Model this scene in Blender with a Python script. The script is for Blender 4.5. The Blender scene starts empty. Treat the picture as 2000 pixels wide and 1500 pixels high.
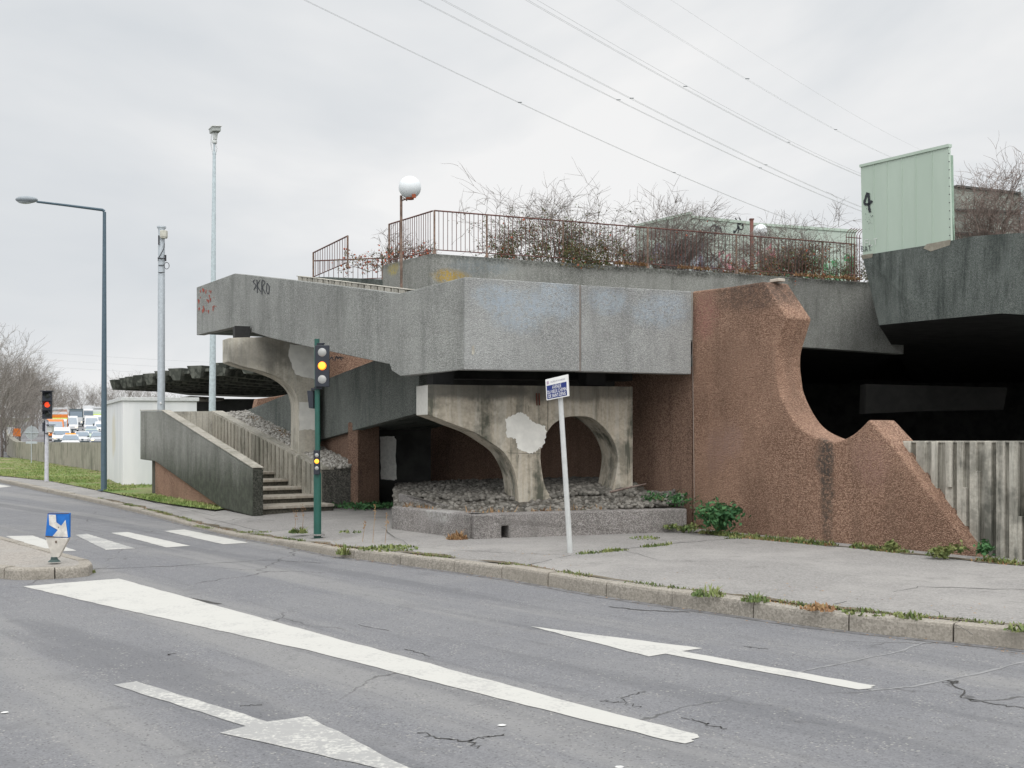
import bpy, bmesh, math, random
from mathutils import Vector, Matrix, noise as mnoise
R = math.radians
S = bpy.context.scene
COL = S.collection
random.seed(7)

# ------------------------------------------------------------------ camera
F, H, HY = 2250.0, 1.65, 852.0        # focal length and horizon in photo pixels, eye height
cd = bpy.data.cameras.new("camera"); cam = bpy.data.objects.new("camera", cd); COL.objects.link(cam)
cam.location = (0, 0, H); cam.rotation_euler = (R(90), 0, 0)
cd.sensor_width = 36; cd.lens = 36 * F / 2000; cd.shift_y = (HY - 750) / 2000
cd.clip_start = 0.1; cd.clip_end = 9000
S.camera = cam
S.render.resolution_x = 1024; S.render.resolution_y = 768

# ------------------------------------------------------------------ world (overcast)
SUN_EL, SUN_ROT = R(44), R(168)
W = bpy.data.worlds.new("World"); S.world = W; W.use_nodes = True
nt = W.node_tree; nt.nodes.clear()
def wn(t): return nt.nodes.new(t)
out = wn('ShaderNodeOutputWorld'); bg = wn('ShaderNodeBackground'); nt.links.new(bg.outputs[0], out.inputs[0])
sky = wn('ShaderNodeTexSky'); sky.sky_type = 'NISHITA'; sky.sun_disc = False
sky.sun_elevation = SUN_EL; sky.sun_rotation = SUN_ROT; sky.air_density = 1.0; sky.dust_density = 3.0
tc = wn('ShaderNodeTexCoord'); sep = wn('ShaderNodeSeparateXYZ'); nt.links.new(tc.outputs['Generated'], sep.inputs[0])
def wm(op, a, b=None):
    n = wn('ShaderNodeMath'); n.operation = op
    for i, v in enumerate((a, b)):
        if v is None: continue
        if isinstance(v, (int, float)): n.inputs[i].default_value = v
        else: nt.links.new(v, n.inputs[i])
    return n.outputs[0]
mp = wn('ShaderNodeMapping'); mp.inputs['Scale'].default_value = (1.0, 1.0, 2.4); mp.inputs['Location'].default_value = (3.7, 1.2, .35)
nt.links.new(tc.outputs['Generated'], mp.inputs[0])
n1 = wn('ShaderNodeTexNoise'); n1.inputs['Scale'].default_value = 2.6; n1.inputs['Detail'].default_value = 5; n1.inputs['Roughness'].default_value = .52
n1.inputs['Distortion'].default_value = .35
nt.links.new(mp.outputs[0], n1.inputs['Vector'])
cr = wn('ShaderNodeValToRGB'); nt.links.new(n1.outputs[0], cr.inputs[0])
cr.color_ramp.elements[0].position = .30; cr.color_ramp.elements[0].color = (.68, .712, .745, 1)
cr.color_ramp.elements[1].position = .62; cr.color_ramp.elements[1].color = (.91, .91, .91, 1)
e = cr.color_ramp.elements.new(.45); e.color = (.77, .79, .81, 1)
# brighter towards the zenith, as under real cloud
zc = wm('MAXIMUM', sep.outputs[2], 0)
zr = wn('ShaderNodeMapRange'); nt.links.new(zc, zr.inputs[0])
zr.inputs[1].default_value = .36; zr.inputs[2].default_value = .95; zr.inputs[3].default_value = 1.0; zr.inputs[4].default_value = 2.3
zr.interpolation_type = 'SMOOTHSTEP'
sc = wn('ShaderNodeVectorMath'); sc.operation = 'SCALE'; nt.links.new(cr.outputs[0], sc.inputs[0]); 
br = wn('ShaderNodeMapRange'); nt.links.new(sep.outputs[1], br.inputs[0]); br.interpolation_type = 'SMOOTHSTEP'   # extra sky brightness added behind the viewer to lift the facing surfaces
br.inputs[1].default_value = .3; br.inputs[2].default_value = -.8; br.inputs[3].default_value = 1.0; br.inputs[4].default_value = 1.55
nt.links.new(wm('MULTIPLY', zr.outputs[0], br.outputs[0]), sc.inputs['Scale'])
hs = wn('ShaderNodeHueSaturation'); hs.inputs['Saturation'].default_value = .25; nt.links.new(sky.outputs[0], hs.inputs['Color'])
s2 = wn('ShaderNodeVectorMath'); s2.operation = 'SCALE'; nt.links.new(hs.outputs[0], s2.inputs[0]); s2.inputs['Scale'].default_value = .05
s10 = wn('ShaderNodeVectorMath'); s10.operation = 'SCALE'; nt.links.new(sc.outputs[0], s10.inputs[0]); s10.inputs['Scale'].default_value = 9.6
ad = wn('ShaderNodeVectorMath'); ad.operation = 'ADD'; nt.links.new(s10.outputs[0], ad.inputs[0]); nt.links.new(s2.outputs[0], ad.inputs[1])
nt.links.new(ad.outputs[0], bg.inputs[0]); bg.inputs[1].default_value = .1
# ------------------------------------------------------------------ weak sun behind cloud
sd = bpy.data.lights.new("sun", 'SUN'); sd.energy = .9; sd.angle = R(40); sd.color = (1, .97, .93)
so = bpy.data.objects.new("sun", sd); COL.objects.link(so)
so.rotation_euler = (R(46), 0, R(12))
S.view_settings.view_transform = 'Standard'; S.view_settings.look = 'None'; S.view_settings.exposure = 0.0; S.view_settings.gamma = 1.0

# ------------------------------------------------------------------ projection helpers
def P(px, py, d): return Vector(((px - 1000) * d / F, d, H - (py - HY) * d / F))
def Gd(px, py, z=0.0):
    d = F * (H - z) / (py - HY); return Vector(((px - 1000) * d / F, d, z))
class Pl:
    """vertical plane over the plan line between two (pixel column, depth) points"""
    def __init__(s, x1, d1, x2, d2, off=0.0):
        a = Vector(((x1 - 1000) * d1 / F, d1)); b = Vector(((x2 - 1000) * d2 / F, d2))
        s.u = (b - a).normalized(); n = Vector((s.u.y, -s.u.x))
        if n.dot(a) > 0: n = -n                     # towards the camera
        s.n = n; s.a = a - n * off
    def d(s, px):
        k = (px - 1000) / F
        t = (s.a.x - k * s.a.y) / (k * s.u.y - s.u.x)
        return s.a.y + t * s.u.y
    def __call__(s, px, py, lift=0.0):
        p = P(px, py, s.d(px)); return p + Vector((s.n.x * lift, s.n.y * lift, 0))
    def back(s, t): return Vector((-s.n.x * t, -s.n.y * t, 0))
def smooth(pts, n=5):
    o = []
    for i in range(len(pts) - 1):
        p0 = pts[max(i - 1, 0)]; p1 = pts[i]; p2 = pts[i + 1]; p3 = pts[min(i + 2, len(pts) - 1)]
        for k in range(n):
            t = k / n
            o.append(tuple(.5 * (2 * p1[j] + (p2[j] - p0[j]) * t + (2 * p0[j] - 5 * p1[j] + 4 * p2[j] - p3[j]) * t * t + (-p0[j] + 3 * p1[j] - 3 * p2[j] + p3[j]) * t ** 3) for j in range(len(p1))))
    o.append(tuple(pts[-1])); return o
def zm(pts, s, ox, oy): return [(x / s + ox, y / s + oy) for x, y in pts]

# ------------------------------------------------------------------ objects
def tag(o, label=None, cat=None, group=None, kind=None):
    if label: o['label'] = label
    if cat: o['category'] = cat
    if group: o['group'] = group
    if kind: o['kind'] = kind
    return o
def thing(name, label, cat, loc=(0, 0, 0), group=None):
    o = bpy.data.objects.new(name, None); COL.objects.link(o); o.location = loc; o.empty_display_size = .2
    return tag(o, label, cat, group)
def wloc(o):
    v = Vector((0, 0, 0))
    while o: v += o.location; o = o.parent
    return v
def at_z(v, z): v = Vector(v); v.z = z; return v
class MB:
    def __init__(s): s.v = []; s.f = []; s.m = []; s.mi = 0
    def add(s, vs, fs):
        b = len(s.v); s.v += [tuple(v) for v in vs]; s.f += [tuple(b + i for i in f) for f in fs]; s.m += [s.mi] * len(fs)
    def poly(s, pts): s.add(pts, [range(len(pts))])
    def prism(s, pts, vec):
        n = len(pts); vec = Vector(vec); q = [Vector(p) for p in pts]
        s.add(q + [p + vec for p in q], [tuple(range(n)), tuple(range(2 * n - 1, n - 1, -1))] + [(i, i + n, (i + 1) % n + n, (i + 1) % n) for i in range(n)])
    def loft(s, A, B):
        n = len(A); s.add(list(A) + list(B), [tuple(range(n)), tuple(range(2 * n - 1, n - 1, -1))] + [(i, i + n, (i + 1) % n + n, (i + 1) % n) for i in range(n)])
    def box(s, c, sz, rz=0, M=None):
        c = Vector(c); x, y, z = [a / 2 for a in sz]
        vs = [Vector((a, b, d)) for a in (-x, x) for b in (-y, y) for d in (-z, z)]
        rot = Matrix.Rotation(rz, 3, 'Z') if M is None else M
        s.add([c + rot @ v for v in vs], [(0, 1, 3, 2), (4, 6, 7, 5), (0, 4, 5, 1), (2, 3, 7, 6), (0, 2, 6, 4), (1, 5, 7, 3)])
    def tube(s, path, rad, n=6, cap=True):
        path = [Vector(p) for p in path]
        if not hasattr(rad, '__len__'): rad = [rad] * len(path)
        vs = []; N = len(path)
        for i, p in enumerate(path):
            t = (path[min(i + 1, N - 1)] - path[max(i - 1, 0)]).normalized()
            a = Vector((0, 0, 1)) if abs(t.z) < .9 else Vector((1, 0, 0))
            x = t.cross(a).normalized(); y = t.cross(x)
            for k in range(n):
                g = 2 * math.pi * k / n; vs.append(p + (x * math.cos(g) + y * math.sin(g)) * rad[i])
        fs = [(i * n + k, i * n + (k + 1) % n, (i + 1) * n + (k + 1) % n, (i + 1) * n + k) for i in range(N - 1) for k in range(n)]
        if cap: fs += [tuple(range(n)), tuple(range((N - 1) * n + n - 1, (N - 1) * n - 1, -1))]
        s.add(vs, fs)
    def sphere(s, c, r, nu=16, nv=10, sc=(1, 1, 1)):
        c = Vector(c); vs = []
        for j in range(1, nv):
            th = math.pi * j / nv
            for i in range(nu):
                ph = 2 * math.pi * i / nu
                vs.append(c + Vector((r * sc[0] * math.sin(th) * math.cos(ph), r * sc[1] * math.sin(th) * math.sin(ph), r * sc[2] * math.cos(th))))
        t = len(vs); vs += [c + Vector((0, 0, r * sc[2])), c - Vector((0, 0, r * sc[2]))]
        fs = [(j * nu + i, (j + 1) * nu + i, (j + 1) * nu + (i + 1) % nu, j * nu + (i + 1) % nu) for j in range(nv - 2) for i in range(nu)]
        fs += [(t, i, (i + 1) % nu) for i in range(nu)] + [(t + 1, (nv - 2) * nu + (i + 1) % nu, (nv - 2) * nu + i) for i in range(nu)]
        s.add(vs, fs)
    def disc(s, c, nrm, r, t=.01, n=24):
        c = Vector(c); nrm = Vector(nrm).normalized(); s.tube([c - nrm * t / 2, c + nrm * t / 2], r, n)
    def build(s, name, mat, parent=None, bevel=0, sm=False, recalc=True):
        me = bpy.data.meshes.new(name); me.from_pydata(s.v, [], s.f)
        mats = mat if isinstance(mat, (list, tuple)) else [mat]
        for m in mats: me.materials.append(m)
        if len(mats) > 1: me.polygons.foreach_set('material_index', s.m)
        if recalc:
            bm = bmesh.new(); bm.from_mesh(me); bmesh.ops.recalc_face_normals(bm, faces=bm.faces); bm.to_mesh(me); bm.free()
        if sm: me.polygons.foreach_set('use_smooth', [True] * len(me.polygons))
        o = bpy.data.objects.new(name, me); COL.objects.link(o)
        if parent: o.parent = parent; o.location = -wloc(parent)
        if bevel:
            b = o.modifiers.new('bevel', 'BEVEL'); b.width = bevel; b.segments = 2; b.limit_method = 'ANGLE'; b.angle_limit = R(35)
        return o
def copy_tree(o, parent=None):
    c = o.copy(); COL.objects.link(c)
    if parent: c.parent = parent
    for ch in list(o.children): copy_tree(ch, c)
    return c

# ------------------------------------------------------------------ materials
class M_:
    def __init__(s, name, rough=.9, metal=0.0, spec=.3):
        s.mat = bpy.data.materials.new(name); s.mat.use_nodes = True; s.t = s.mat.node_tree; s.b = s.t.nodes['Principled BSDF']
        s.b.inputs['Roughness'].default_value = rough; s.b.inputs['Metallic'].default_value = metal
        s.b.inputs['Specular IOR Level'].default_value = spec
        s.tc = s.t.nodes.new('ShaderNodeTexCoord'); s.co = s.tc.outputs['Object']
    def node(s, t): return s.t.nodes.new(t)
    def set(s, i, v):
        if isinstance(v, bpy.types.NodeSocket): s.t.links.new(v, i)
        elif isinstance(v, (tuple, list)) and len(v) == 3 and i.type == 'RGBA': i.default_value = (*v, 1)
        else: i.default_value = v
    def math(s, op, a, b=0.0, c=None, clamp=False):
        n = s.node('ShaderNodeMath'); n.operation = op; n.use_clamp = clamp; s.set(n.inputs[0], a); s.set(n.inputs[1], b)
        if c is not None: s.set(n.inputs[2], c)
        return n.outputs[0]
    def noise(s, scale, detail=3, rough=.55, st=(1, 1, 1), loc=(0, 0, 0), dist=0):
        v = s.co
        if st != (1, 1, 1) or loc != (0, 0, 0):
            m = s.node('ShaderNodeMapping'); m.inputs['Scale'].default_value = st; m.inputs['Location'].default_value = loc; s.t.links.new(v, m.inputs[0]); v = m.outputs[0]
        n = s.node('ShaderNodeTexNoise'); n.inputs['Scale'].default_value = scale; n.inputs['Detail'].default_value = detail
        n.inputs['Roughness'].default_value = rough; n.inputs['Distortion'].default_value = dist; s.t.links.new(v, n.inputs['Vector']); return n.outputs[0]
    def vor(s, scale, out='Color', feat='F1'):
        n = s.node('ShaderNodeTexVoronoi'); n.inputs['Scale'].default_value = scale; n.feature = feat; s.t.links.new(s.co, n.inputs['Vector'])
        if out == 'Color':
            q = s.node('ShaderNodeSeparateColor'); s.t.links.new(n.outputs['Color'], q.inputs[0]); return q.outputs[0]
        return n.outputs[out]
    def rng(s, v, a, b, c=0.0, d=1.0, smooth=True):
        n = s.node('ShaderNodeMapRange'); s.set(n.inputs[0], v)
        for i, q in enumerate((a, b, c, d)): n.inputs[i + 1].default_value = q
        if smooth: n.interpolation_type = 'SMOOTHSTEP'
        return n.outputs[0]
    def mix(s, f, a, b, mode='MIX'):
        n = s.node('ShaderNodeMix'); n.data_type = 'RGBA'; n.blend_type = mode
        s.set(n.inputs[0], f); s.set(n.inputs[6], a); s.set(n.inputs[7], b); return n.outputs[2]
    def blob(s, c, r, ns=2.2, na=1.1, soft=.35, thr=.85):
        """soft painted blotch round a world point"""
        a = s.node('ShaderNodeVectorMath'); a.operation = 'SUBTRACT'; s.t.links.new(s.co, a.inputs[0]); a.inputs[1].default_value = c
        b = s.node('ShaderNodeVectorMath'); b.operation = 'DIVIDE'; s.t.links.new(a.outputs[0], b.inputs[0]); b.inputs[1].default_value = r
        l = s.node('ShaderNodeVectorMath'); l.operation = 'LENGTH'; s.t.links.new(b.outputs[0], l.inputs[0])
        v = s.math('ADD', l.outputs['Value'], s.math('MULTIPLY', s.math('SUBTRACT', s.noise(ns, 4, .6), .5), na))
        return s.rng(v, thr - soft, thr + soft, 1, 0)
    def z(s):
        q = s.node('ShaderNodeSeparateXYZ'); s.t.links.new(s.co, q.inputs[0]); return q.outputs[2]
    def col(s, c): s.set(s.b.inputs['Base Color'], c); return s
    def bump(s, h, dist=.01, st=1.0):
        n = s.node('ShaderNodeBump'); n.inputs['Distance'].default_value = dist; n.inputs['Strength'].default_value = st
        s.t.links.new(h, n.inputs['Height']); s.t.links.new(n.outputs[0], s.b.inputs['Normal']); return s

def aggregate(name, lo, hi, scale=55, streak=.35, streakcol=(.05, .055, .05), blobs=(), bump=.012, patch=.25, moss=0, mosscol=(.05, .06, .035), mz=(0, 1.4)):
    m = M_(name, .93, 0, .2)
    g = m.math('MULTIPLY_ADD', m.vor(scale), .65, m.math('MULTIPLY', m.noise(scale * 1.6, 2), .35))
    vd = m.vor(scale, 'Distance'); c = m.mix(m.rng(g, .25, .8), lo, hi)
    c = m.mix(m.rng(vd, .45, .85, 0, .45), c, tuple(x * .6 for x in lo))
    big = m.noise(.7, 4, .6); c = m.mix(m.math('MULTIPLY', m.rng(big, .42, .62), patch), c, tuple(x * .7 for x in lo))
    c = m.mix(m.math('MULTIPLY', m.rng(m.noise(.45, 4, .6, loc=(9, 3, 5)), .45, .62), .35), c, tuple((x + y) * .62 for x, y in zip(lo, hi)))
    for (bc, br, colr, st) in blobs:
        f = m.math('MULTIPLY', m.blob(bc, br), st)
        f = m.math('MULTIPLY', f, m.rng(m.noise(18, 3, .7), .3, .62))
        c = m.mix(f, c, colr)
    if streak:
        s1 = m.noise(2.2, 5, .7, (1, 1, .2)); s2 = m.noise(6, 5, .7, (1, 1, .12), (3, 1, 2))
        f = m.math('MULTIPLY', m.math('MULTIPLY_ADD', m.rng(s1, .44, .70), .7, m.math('MULTIPLY', m.rng(s2, .48, .74), .35)), streak, clamp=True)
        c = m.mix(f, c, streakcol)
    if moss:
        k = m.math('MULTIPLY', m.rng(m.math('ADD', m.z(), m.math('MULTIPLY', m.noise(1.6, 5, .7, (1, 1, .3)), 1.0)), mz[0] + .5, mz[1] + .5, 1, 0), moss)
        c = m.mix(k, c, m.mix(m.rng(m.noise(7, 4, .7), .4, .65), mosscol, tuple(x * 1.9 for x in mosscol)))
    m.col(c); m.bump(m.math('SUBTRACT', m.math('MULTIPLY', g, .7), vd), bump, 1.0); return m.mat

def board(name, base, dark, streak=.6, blobs=(), lightstreak=.4, light=(.55, .53, .47), grain=.5):
    m = M_(name, .85, 0, .25)
    n = m.noise(22, 4, .6); c = m.mix(m.rng(n, .3, .75), tuple(x * .85 for x in base), tuple(min(1, x * 1.12) for x in base))
    c = m.mix(m.math('MULTIPLY', m.rng(m.noise(11, 4, .65, (1, 1, .04)), .48, .6), lightstreak), c, light)
    s1 = m.noise(4.5, 5, .7, (1, 1, .09), (5, 2, 0)); s2 = m.noise(1.1, 5, .65, loc=(2, 7, 1))
    f = m.math('MULTIPLY', m.math('MULTIPLY_ADD', m.rng(s1, .48, .62), .6, m.math('MULTIPLY', m.rng(s2, .47, .62), .7)), streak, clamp=True)
    c = m.mix(f, c, dark)
    for (bc, br, colr, st) in blobs: c = m.mix(m.math('MULTIPLY', m.blob(bc, br, 2.5, 1.3), st), c, colr)
    m.col(c); m.bump(m.math('ADD', n, m.math('MULTIPLY', s1, .6)), .008, .8); return m.mat

def plain(name, c, rough=.6, metal=0, spec=.4, var=.12, sc=12, bump=0):
    m = M_(name, rough, metal, spec); n = m.noise(sc, 4, .6)
    m.col(m.mix(m.rng(n, .3, .7), tuple(x * (1 - var) for x in c), tuple(min(1, x * (1 + var)) for x in c)))
    if bump: m.bump(n, bump)
    return m.mat
def glow(name, c, st):
    m = M_(name, .4); m.col(c); m.set(m.b.inputs['Emission Color'], c); m.b.inputs['Emission Strength'].default_value = st; return m.mat
MT = {}

# asphalt road
def road_mat():
    m = M_('asphalt', .86, 0, .25)
    g = m.math('MULTIPLY_ADD', m.vor(95), .5, m.math('MULTIPLY', m.noise(160, 2), .5))
    c = m.mix(m.rng(g, .2, .8), (.150, .151, .159), (.215, .216, .224))
    c = m.mix(m.math('MULTIPLY', m.rng(m.noise(.35, 5, .6, (1, 1, 1)), .42, .62), .35), c, (.235, .233, .232))
    mp = m.node('ShaderNodeMapping'); mp0 = m.node('ShaderNodeMapping'); mp0.inputs['Rotation'].default_value = (0, 0, R(-129)); m.t.links.new(m.co, mp0.inputs[0]); mp.inputs['Scale'].default_value = (.06, 1, 1); m.t.links.new(mp0.outputs[0], mp.inputs[0])
    def tr(scale, w, det=4):
        n = m.node('ShaderNodeTexNoise'); n.inputs['Scale'].default_value = scale; n.inputs['Detail'].default_value = det; n.inputs['Roughness'].default_value = .6
        a = m.node('ShaderNodeVectorMath'); a.operation = 'ADD'; a.inputs[1].default_value = (w, w, 0); m.t.links.new(mp.outputs[0], a.inputs[0]); m.t.links.new(a.outputs[0], n.inputs['Vector']); return n.outputs[0]
    c = m.mix(m.math('MULTIPLY', m.rng(tr(.9, 0), .46, .62), .55), c, (.27, .265, .255))          # worn pale bands along the lanes
    c = m.mix(m.math('MULTIPLY', m.rng(tr(1.3, 5), .5, .64), .5), c, (.12, .122, .13))           # dark wheel tracks
    c = m.mix(m.math('MULTIPLY', m.rng(tr(7, 9, 5), .54, .68), .25), c, (.11, .11, .115))
    c = m.mix(m.math('MULTIPLY', m.rng(m.noise(2.2, 5, .7), .56, .68), .3), c, (.12, .12, .122))
    c = m.mix(m.math('MULTIPLY', m.rng(m.vor(85), .93, .97), m.rng(m.noise(3, 2), .42, .6)), c, (.32, .31, .29))
    c = m.mix(m.math('MULTIPLY', m.rng(m.vor(90), .06, .03), .6), c, (.07, .07, .07))
    dn = m.node('ShaderNodeTexNoise'); dn.inputs['Scale'].default_value = 1.6; dn.inputs['Detail'].default_value = 5; m.t.links.new(m.co, dn.inputs['Vector'])
    dm = m.node('ShaderNodeMix'); dm.data_type = 'VECTOR'; dm.inputs[0].default_value = .35; m.t.links.new(m.co, dm.inputs[4]); m.t.links.new(dn.outputs['Color'], dm.inputs[5])
    ve = m.node('ShaderNodeTexVoronoi'); ve.feature = 'DISTANCE_TO_EDGE'; ve.inputs['Scale'].default_value = .75; m.t.links.new(dm.outputs[1], ve.inputs['Vector'])
    k = m.math('MULTIPLY', m.rng(ve.outputs['Distance'], .0075, .003), m.rng(m.noise(.45, 3, .6, loc=(3, 8, 1)), .50, .62))
    c = m.mix(m.math('MULTIPLY', k, .75), c, (.06, .058, .055))                                    # connected hair cracking in worn areas
    m.col(c); m.bump(g, .007, 1); return m.mat
def pave_mat(name, a, b, dust=(.33, .32, .30), sc=60):
    m = M_(name, .92, 0, .2)
    g = m.math('MULTIPLY_ADD', m.vor(sc), .5, m.math('MULTIPLY', m.noise(sc * 1.8, 2), .5))
    c = m.mix(m.rng(g, .2, .8), a, b)
    c = m.mix(m.math('MULTIPLY', m.rng(m.noise(.6, 5, .62), .42, .65), .5), c, dust)
    c = m.mix(m.math('MULTIPLY', m.rng(m.noise(1.7, 5, .7, loc=(4, 1, 0)), .55, .72), .45), c, tuple(x * .6 for x in a))
    c = m.mix(m.math('MULTIPLY', m.rng(m.noise(9, 4, .7), .6, .75), .3), c, tuple(x * .5 for x in a))
    m.col(c); m.bump(g, .006, 1); return m.mat
def paint_mat(wear):
    m = M_('road_paint', .75, 0, .3)
    n = m.noise(30, 4, .7); n2 = m.noise(2.5, 5, .7, loc=(2, 3, 0))
    f = m.rng(m.math('ADD', m.math('MULTIPLY', n, .5), m.math('MULTIPLY', n2, .5)), .52 - wear, .60 - wear, 0, 1)
    c = m.mix(m.math('MULTIPLY', f, .6 if wear > .05 else .32), (.48, .472, .44), (.21, .21, .215))
    c = m.mix(m.math('MULTIPLY', m.rng(m.noise(4, 4, .6, (1, 3, 1)), .55, .7), .3), c, (.42, .41, .385))
    m.col(c); m.bump(n, .004); return m.mat
MT['road'] = road_mat()
MT['pave'] = pave_mat('pavement_asphalt', (.20, .192, .182), (.305, .293, .28), (.35, .335, .315))
MT['island'] = pave_mat('island_asphalt', (.24, .22, .20), (.38, .35, .31))
MT['kerb'] = pave_mat('kerb_concrete', (.23, .21, .178), (.37, .34, .295), (.31, .28, .235), 60)
MT['paint'] = paint_mat(.01); MT['paint_worn'] = paint_mat(.09)
MT['crack'] = plain('crack', (.05, .048, .045), .95)
MT['seam'] = plain('seam', (.14, .14, .145), .9)
MT['patchline'] = plain('tar_line', (.235, .235, .235), .8)

# ------------------------------------------------------------------ terrain, road, pavement
mg = plain('earth', (.10, .11, .055), .95, var=.4, sc=.3)
def hz(y): return max(-.06, -.1 + .0277 * (y - 106)) if y < 400 else 8.04
g = MB()
ys = [-60, 0, 30, 60, 90, 106, 120, 160, 220, 300, 400, 800, 3000, 8000]; xs = [-5000, -600, -200, -60, 0, 60, 200, 600, 5000]
vs = [(x, y, hz(y)) for y in ys for x in xs]; nx = len(xs)
g.add(vs, [(j * nx + i, j * nx + i + 1, (j + 1) * nx + i + 1, (j + 1) * nx + i) for j in range(len(ys) - 1) for i in range(nx - 1)])
tag(g.build('ground', mg), kind='structure')

kerb_px = [(2350, 1320, .15), (2100, 1282, .15), (1982, 1267, .15), (1770, 1245, .15), (1592, 1225, .15), (1435, 1202, .15), (1300, 1183, .15), (1180, 1165, .15), (1000, 1133, .15), (904, 1119, .14),
           (824, 1109, .14), (712, 1094, .13), (648, 1086, .12), (590, 1074, .10), (520, 1060, .07), (450, 1047, .05), (375, 1029, .05), (300, 1009, .07), (240, 995, .09), (180, 981, .10), (82, 960, .11), (0, 942, .12), (-120, 920, .12), (-300, 905, .12)]
kp = [Gd(x, y, 0) for x, y, h in kerb_px]; kh = [h for _, _, h in kerb_px]
def kn(i):
    t = (kp[min(i + 1, len(kp) - 1)] - kp[max(i - 1, 0)]).normalized(); n = Vector((t.y, -t.x, 0))
    return n if n.x > 0 else -n
KN = [kn(i) for i in range(len(kp))]
# road sheet
r = MB(); r.poly([(-60, -20, 0), (60, -20, 0), (60, 20, 0), (-5, 90, 0), (-90, 90, 0)])
r0 = r.build('road', MT['road']); tag(r0, kind='structure')
# pavement
sw = MB(); rows = []
for i, p in enumerate(kp):
    n = KN[i]
    rows.append([p + n * .2 + Vector((0, 0, kh[i] - .012)), p + n * 1.0 + Vector((0, 0, (kh[i] + .14) / 2)), p + n * 2.2 + Vector((0, 0, .14)), p + Vector((.75, .66, 0)) * 50 + Vector((0, 0, .14))])
fl = [q for rw in rows for q in rw]
sw.add(fl, [(i * 4 + j, i * 4 + j + 1, (i + 1) * 4 + j + 1, (i + 1) * 4 + j) for i in range(len(rows) - 1) for j in range(3)])
tag(sw.build('pavement', MT['pave']), kind='structure')
# kerb stones
kb = MB(); acc = 0
def samp(path, L):
    out = []; 
    for i in range(len(path) - 1):
        a, b = path[i], path[i + 1]; l = (b - a).length; n = max(1, int(l / .25))
        for k in range(n): out.append((i + k / n, a.lerp(b, k / n)))
    return out
def kerbrun(mb, pts, hs, nr, stone=1.0, w=.17, sink=.05):
    cum = [0]
    for i in range(1, len(pts)): cum.append(cum[-1] + (pts[i] - pts[i - 1]).length)
    def at(s):
        for i in range(1, len(pts)):
            if s <= cum[i] or i == len(pts) - 1:
                t = (s - cum[i - 1]) / (cum[i] - cum[i - 1]); return pts[i - 1].lerp(pts[i], t), hs[i - 1] * (1 - t) + hs[i] * t, nr[i - 1].lerp(nr[i], t).normalized()
    s = 0
    while s < cum[-1] - .05:
        L = stone * random.uniform(.85, 1.1); e = min(s + L - .014, cum[-1]); jz = random.uniform(-.008, .008); jn = random.uniform(-.008, .008)
        k = 4; secs = []
        for q in range(k + 1):
            p, h, n = at(s + (e - s) * q / k); h += jz
            c = [p + n * jn + Vector((0, 0, -sink)), p + n * (jn + .005) + Vector((0, 0, h - .03)), p + n * (jn + .013) + Vector((0, 0, h - .008)), p + n * (jn + .035) + Vector((0, 0, h)), p + n * (w) + Vector((0, 0, h)), p + n * (w + .02) + Vector((0, 0, -sink))]
            secs.append(c)
        m = 6; vs = [v for c in secs for v in c]
        mb.add(vs, [(a * m + b, a * m + b + 1, (a + 1) * m + b + 1, (a + 1) * m + b) for a in range(k) for b in range(m - 1)] + [tuple(range(m)), tuple(range(k * m + m - 1, k * m - 1, -1))])
        s += L
kerbrun(kb, kp, kh, KN)
tag(kb.build('kerb', MT['kerb']), kind='structure')
# gutter dirt line along the kerb foot
gd = MB()
for i in range(len(kp) - 1):
    a, b = kp[i], kp[i + 1]
    gd.poly([a - KN[i] * .10 + Vector((0, 0, .003)), b - KN[i + 1] * .10 + Vector((0, 0, .003)), b + Vector((0, 0, .003)), a + Vector((0, 0, .003))])
m_ = M_('gutter_grit', .95); m_.col(m_.mix(m_.rng(m_.noise(9, 4, .7), .35, .65), (.11, .105, .10), (.20, .20, .205)))
tag(gd.build('gutter_grit', m_.mat), kind='structure')

# traffic island
isl = [Gd(x, y, 0) for x, y in [(-260, 1112), (-60, 1124), (0, 1130), (32, 1133.5), (87, 1132), (140, 1129), (172, 1126), (183, 1119), (178, 1113), (112, 1094), (0, 1062), (-60, 1044), (-160, 1016)]]
cen = sum(isl, Vector()) / len(isl)
ni = []
for i in range(len(isl)):
    t = (isl[min(i + 1, len(isl) - 1)] - isl[max(i - 1, 0)]).normalized(); n = Vector((t.y, -t.x, 0)); c2 = Gd(-40, 1080, 0)
    ni.append(n if n.dot(c2 - isl[i]) > 0 else -n)
ib = MB(); kerbrun(ib, isl, [.13] * len(isl), ni, .6, .16)
tag(ib.build('island_kerb', MT['kerb']), kind='structure')
it = MB(); it.prism([p + ni[i] * .12 + Vector((0, 0, .122)) for i, p in enumerate(isl)], (0, 0, -.1))
tag(it.build('traffic_island', MT['island']), kind='structure')

# painted markings
def mark(name, pts, mat, z=.004):
    b = MB(); q = []
    n = len(pts)
    for i in range(n):                                       # slightly ragged edges
        a = Gd(*pts[i], z); c = Gd(*pts[(i + 1) % n], z); L = (c - a).length; k = max(1, int(L / .12)); t = (c - a).normalized(); nn = Vector((t.y, -t.x, 0))
        for j in range(k):
            q.append(a.lerp(c, j / k) + nn * (random.uniform(-.008, .008) if j else 0))
    b.poly(q); return tag(b.build(name, mat, recalc=False), kind='structure')
mark('crossing_stripe', [(12, 1047), (64, 1046), (149, 1075.5), (88, 1078)], MT['paint'])
mark('crossing_stripe', [(147, 1044.5), (170, 1042.5), (264, 1071), (207, 1074)], MT['paint_worn'])
mark('crossing_stripe', [(217, 1040.5), (250, 1039), (372, 1066), (325, 1069)], MT['paint'])
mark('crossing_stripe', [(320, 1037), (360, 1034), (486, 1060), (437, 1063)], MT['paint'])
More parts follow.
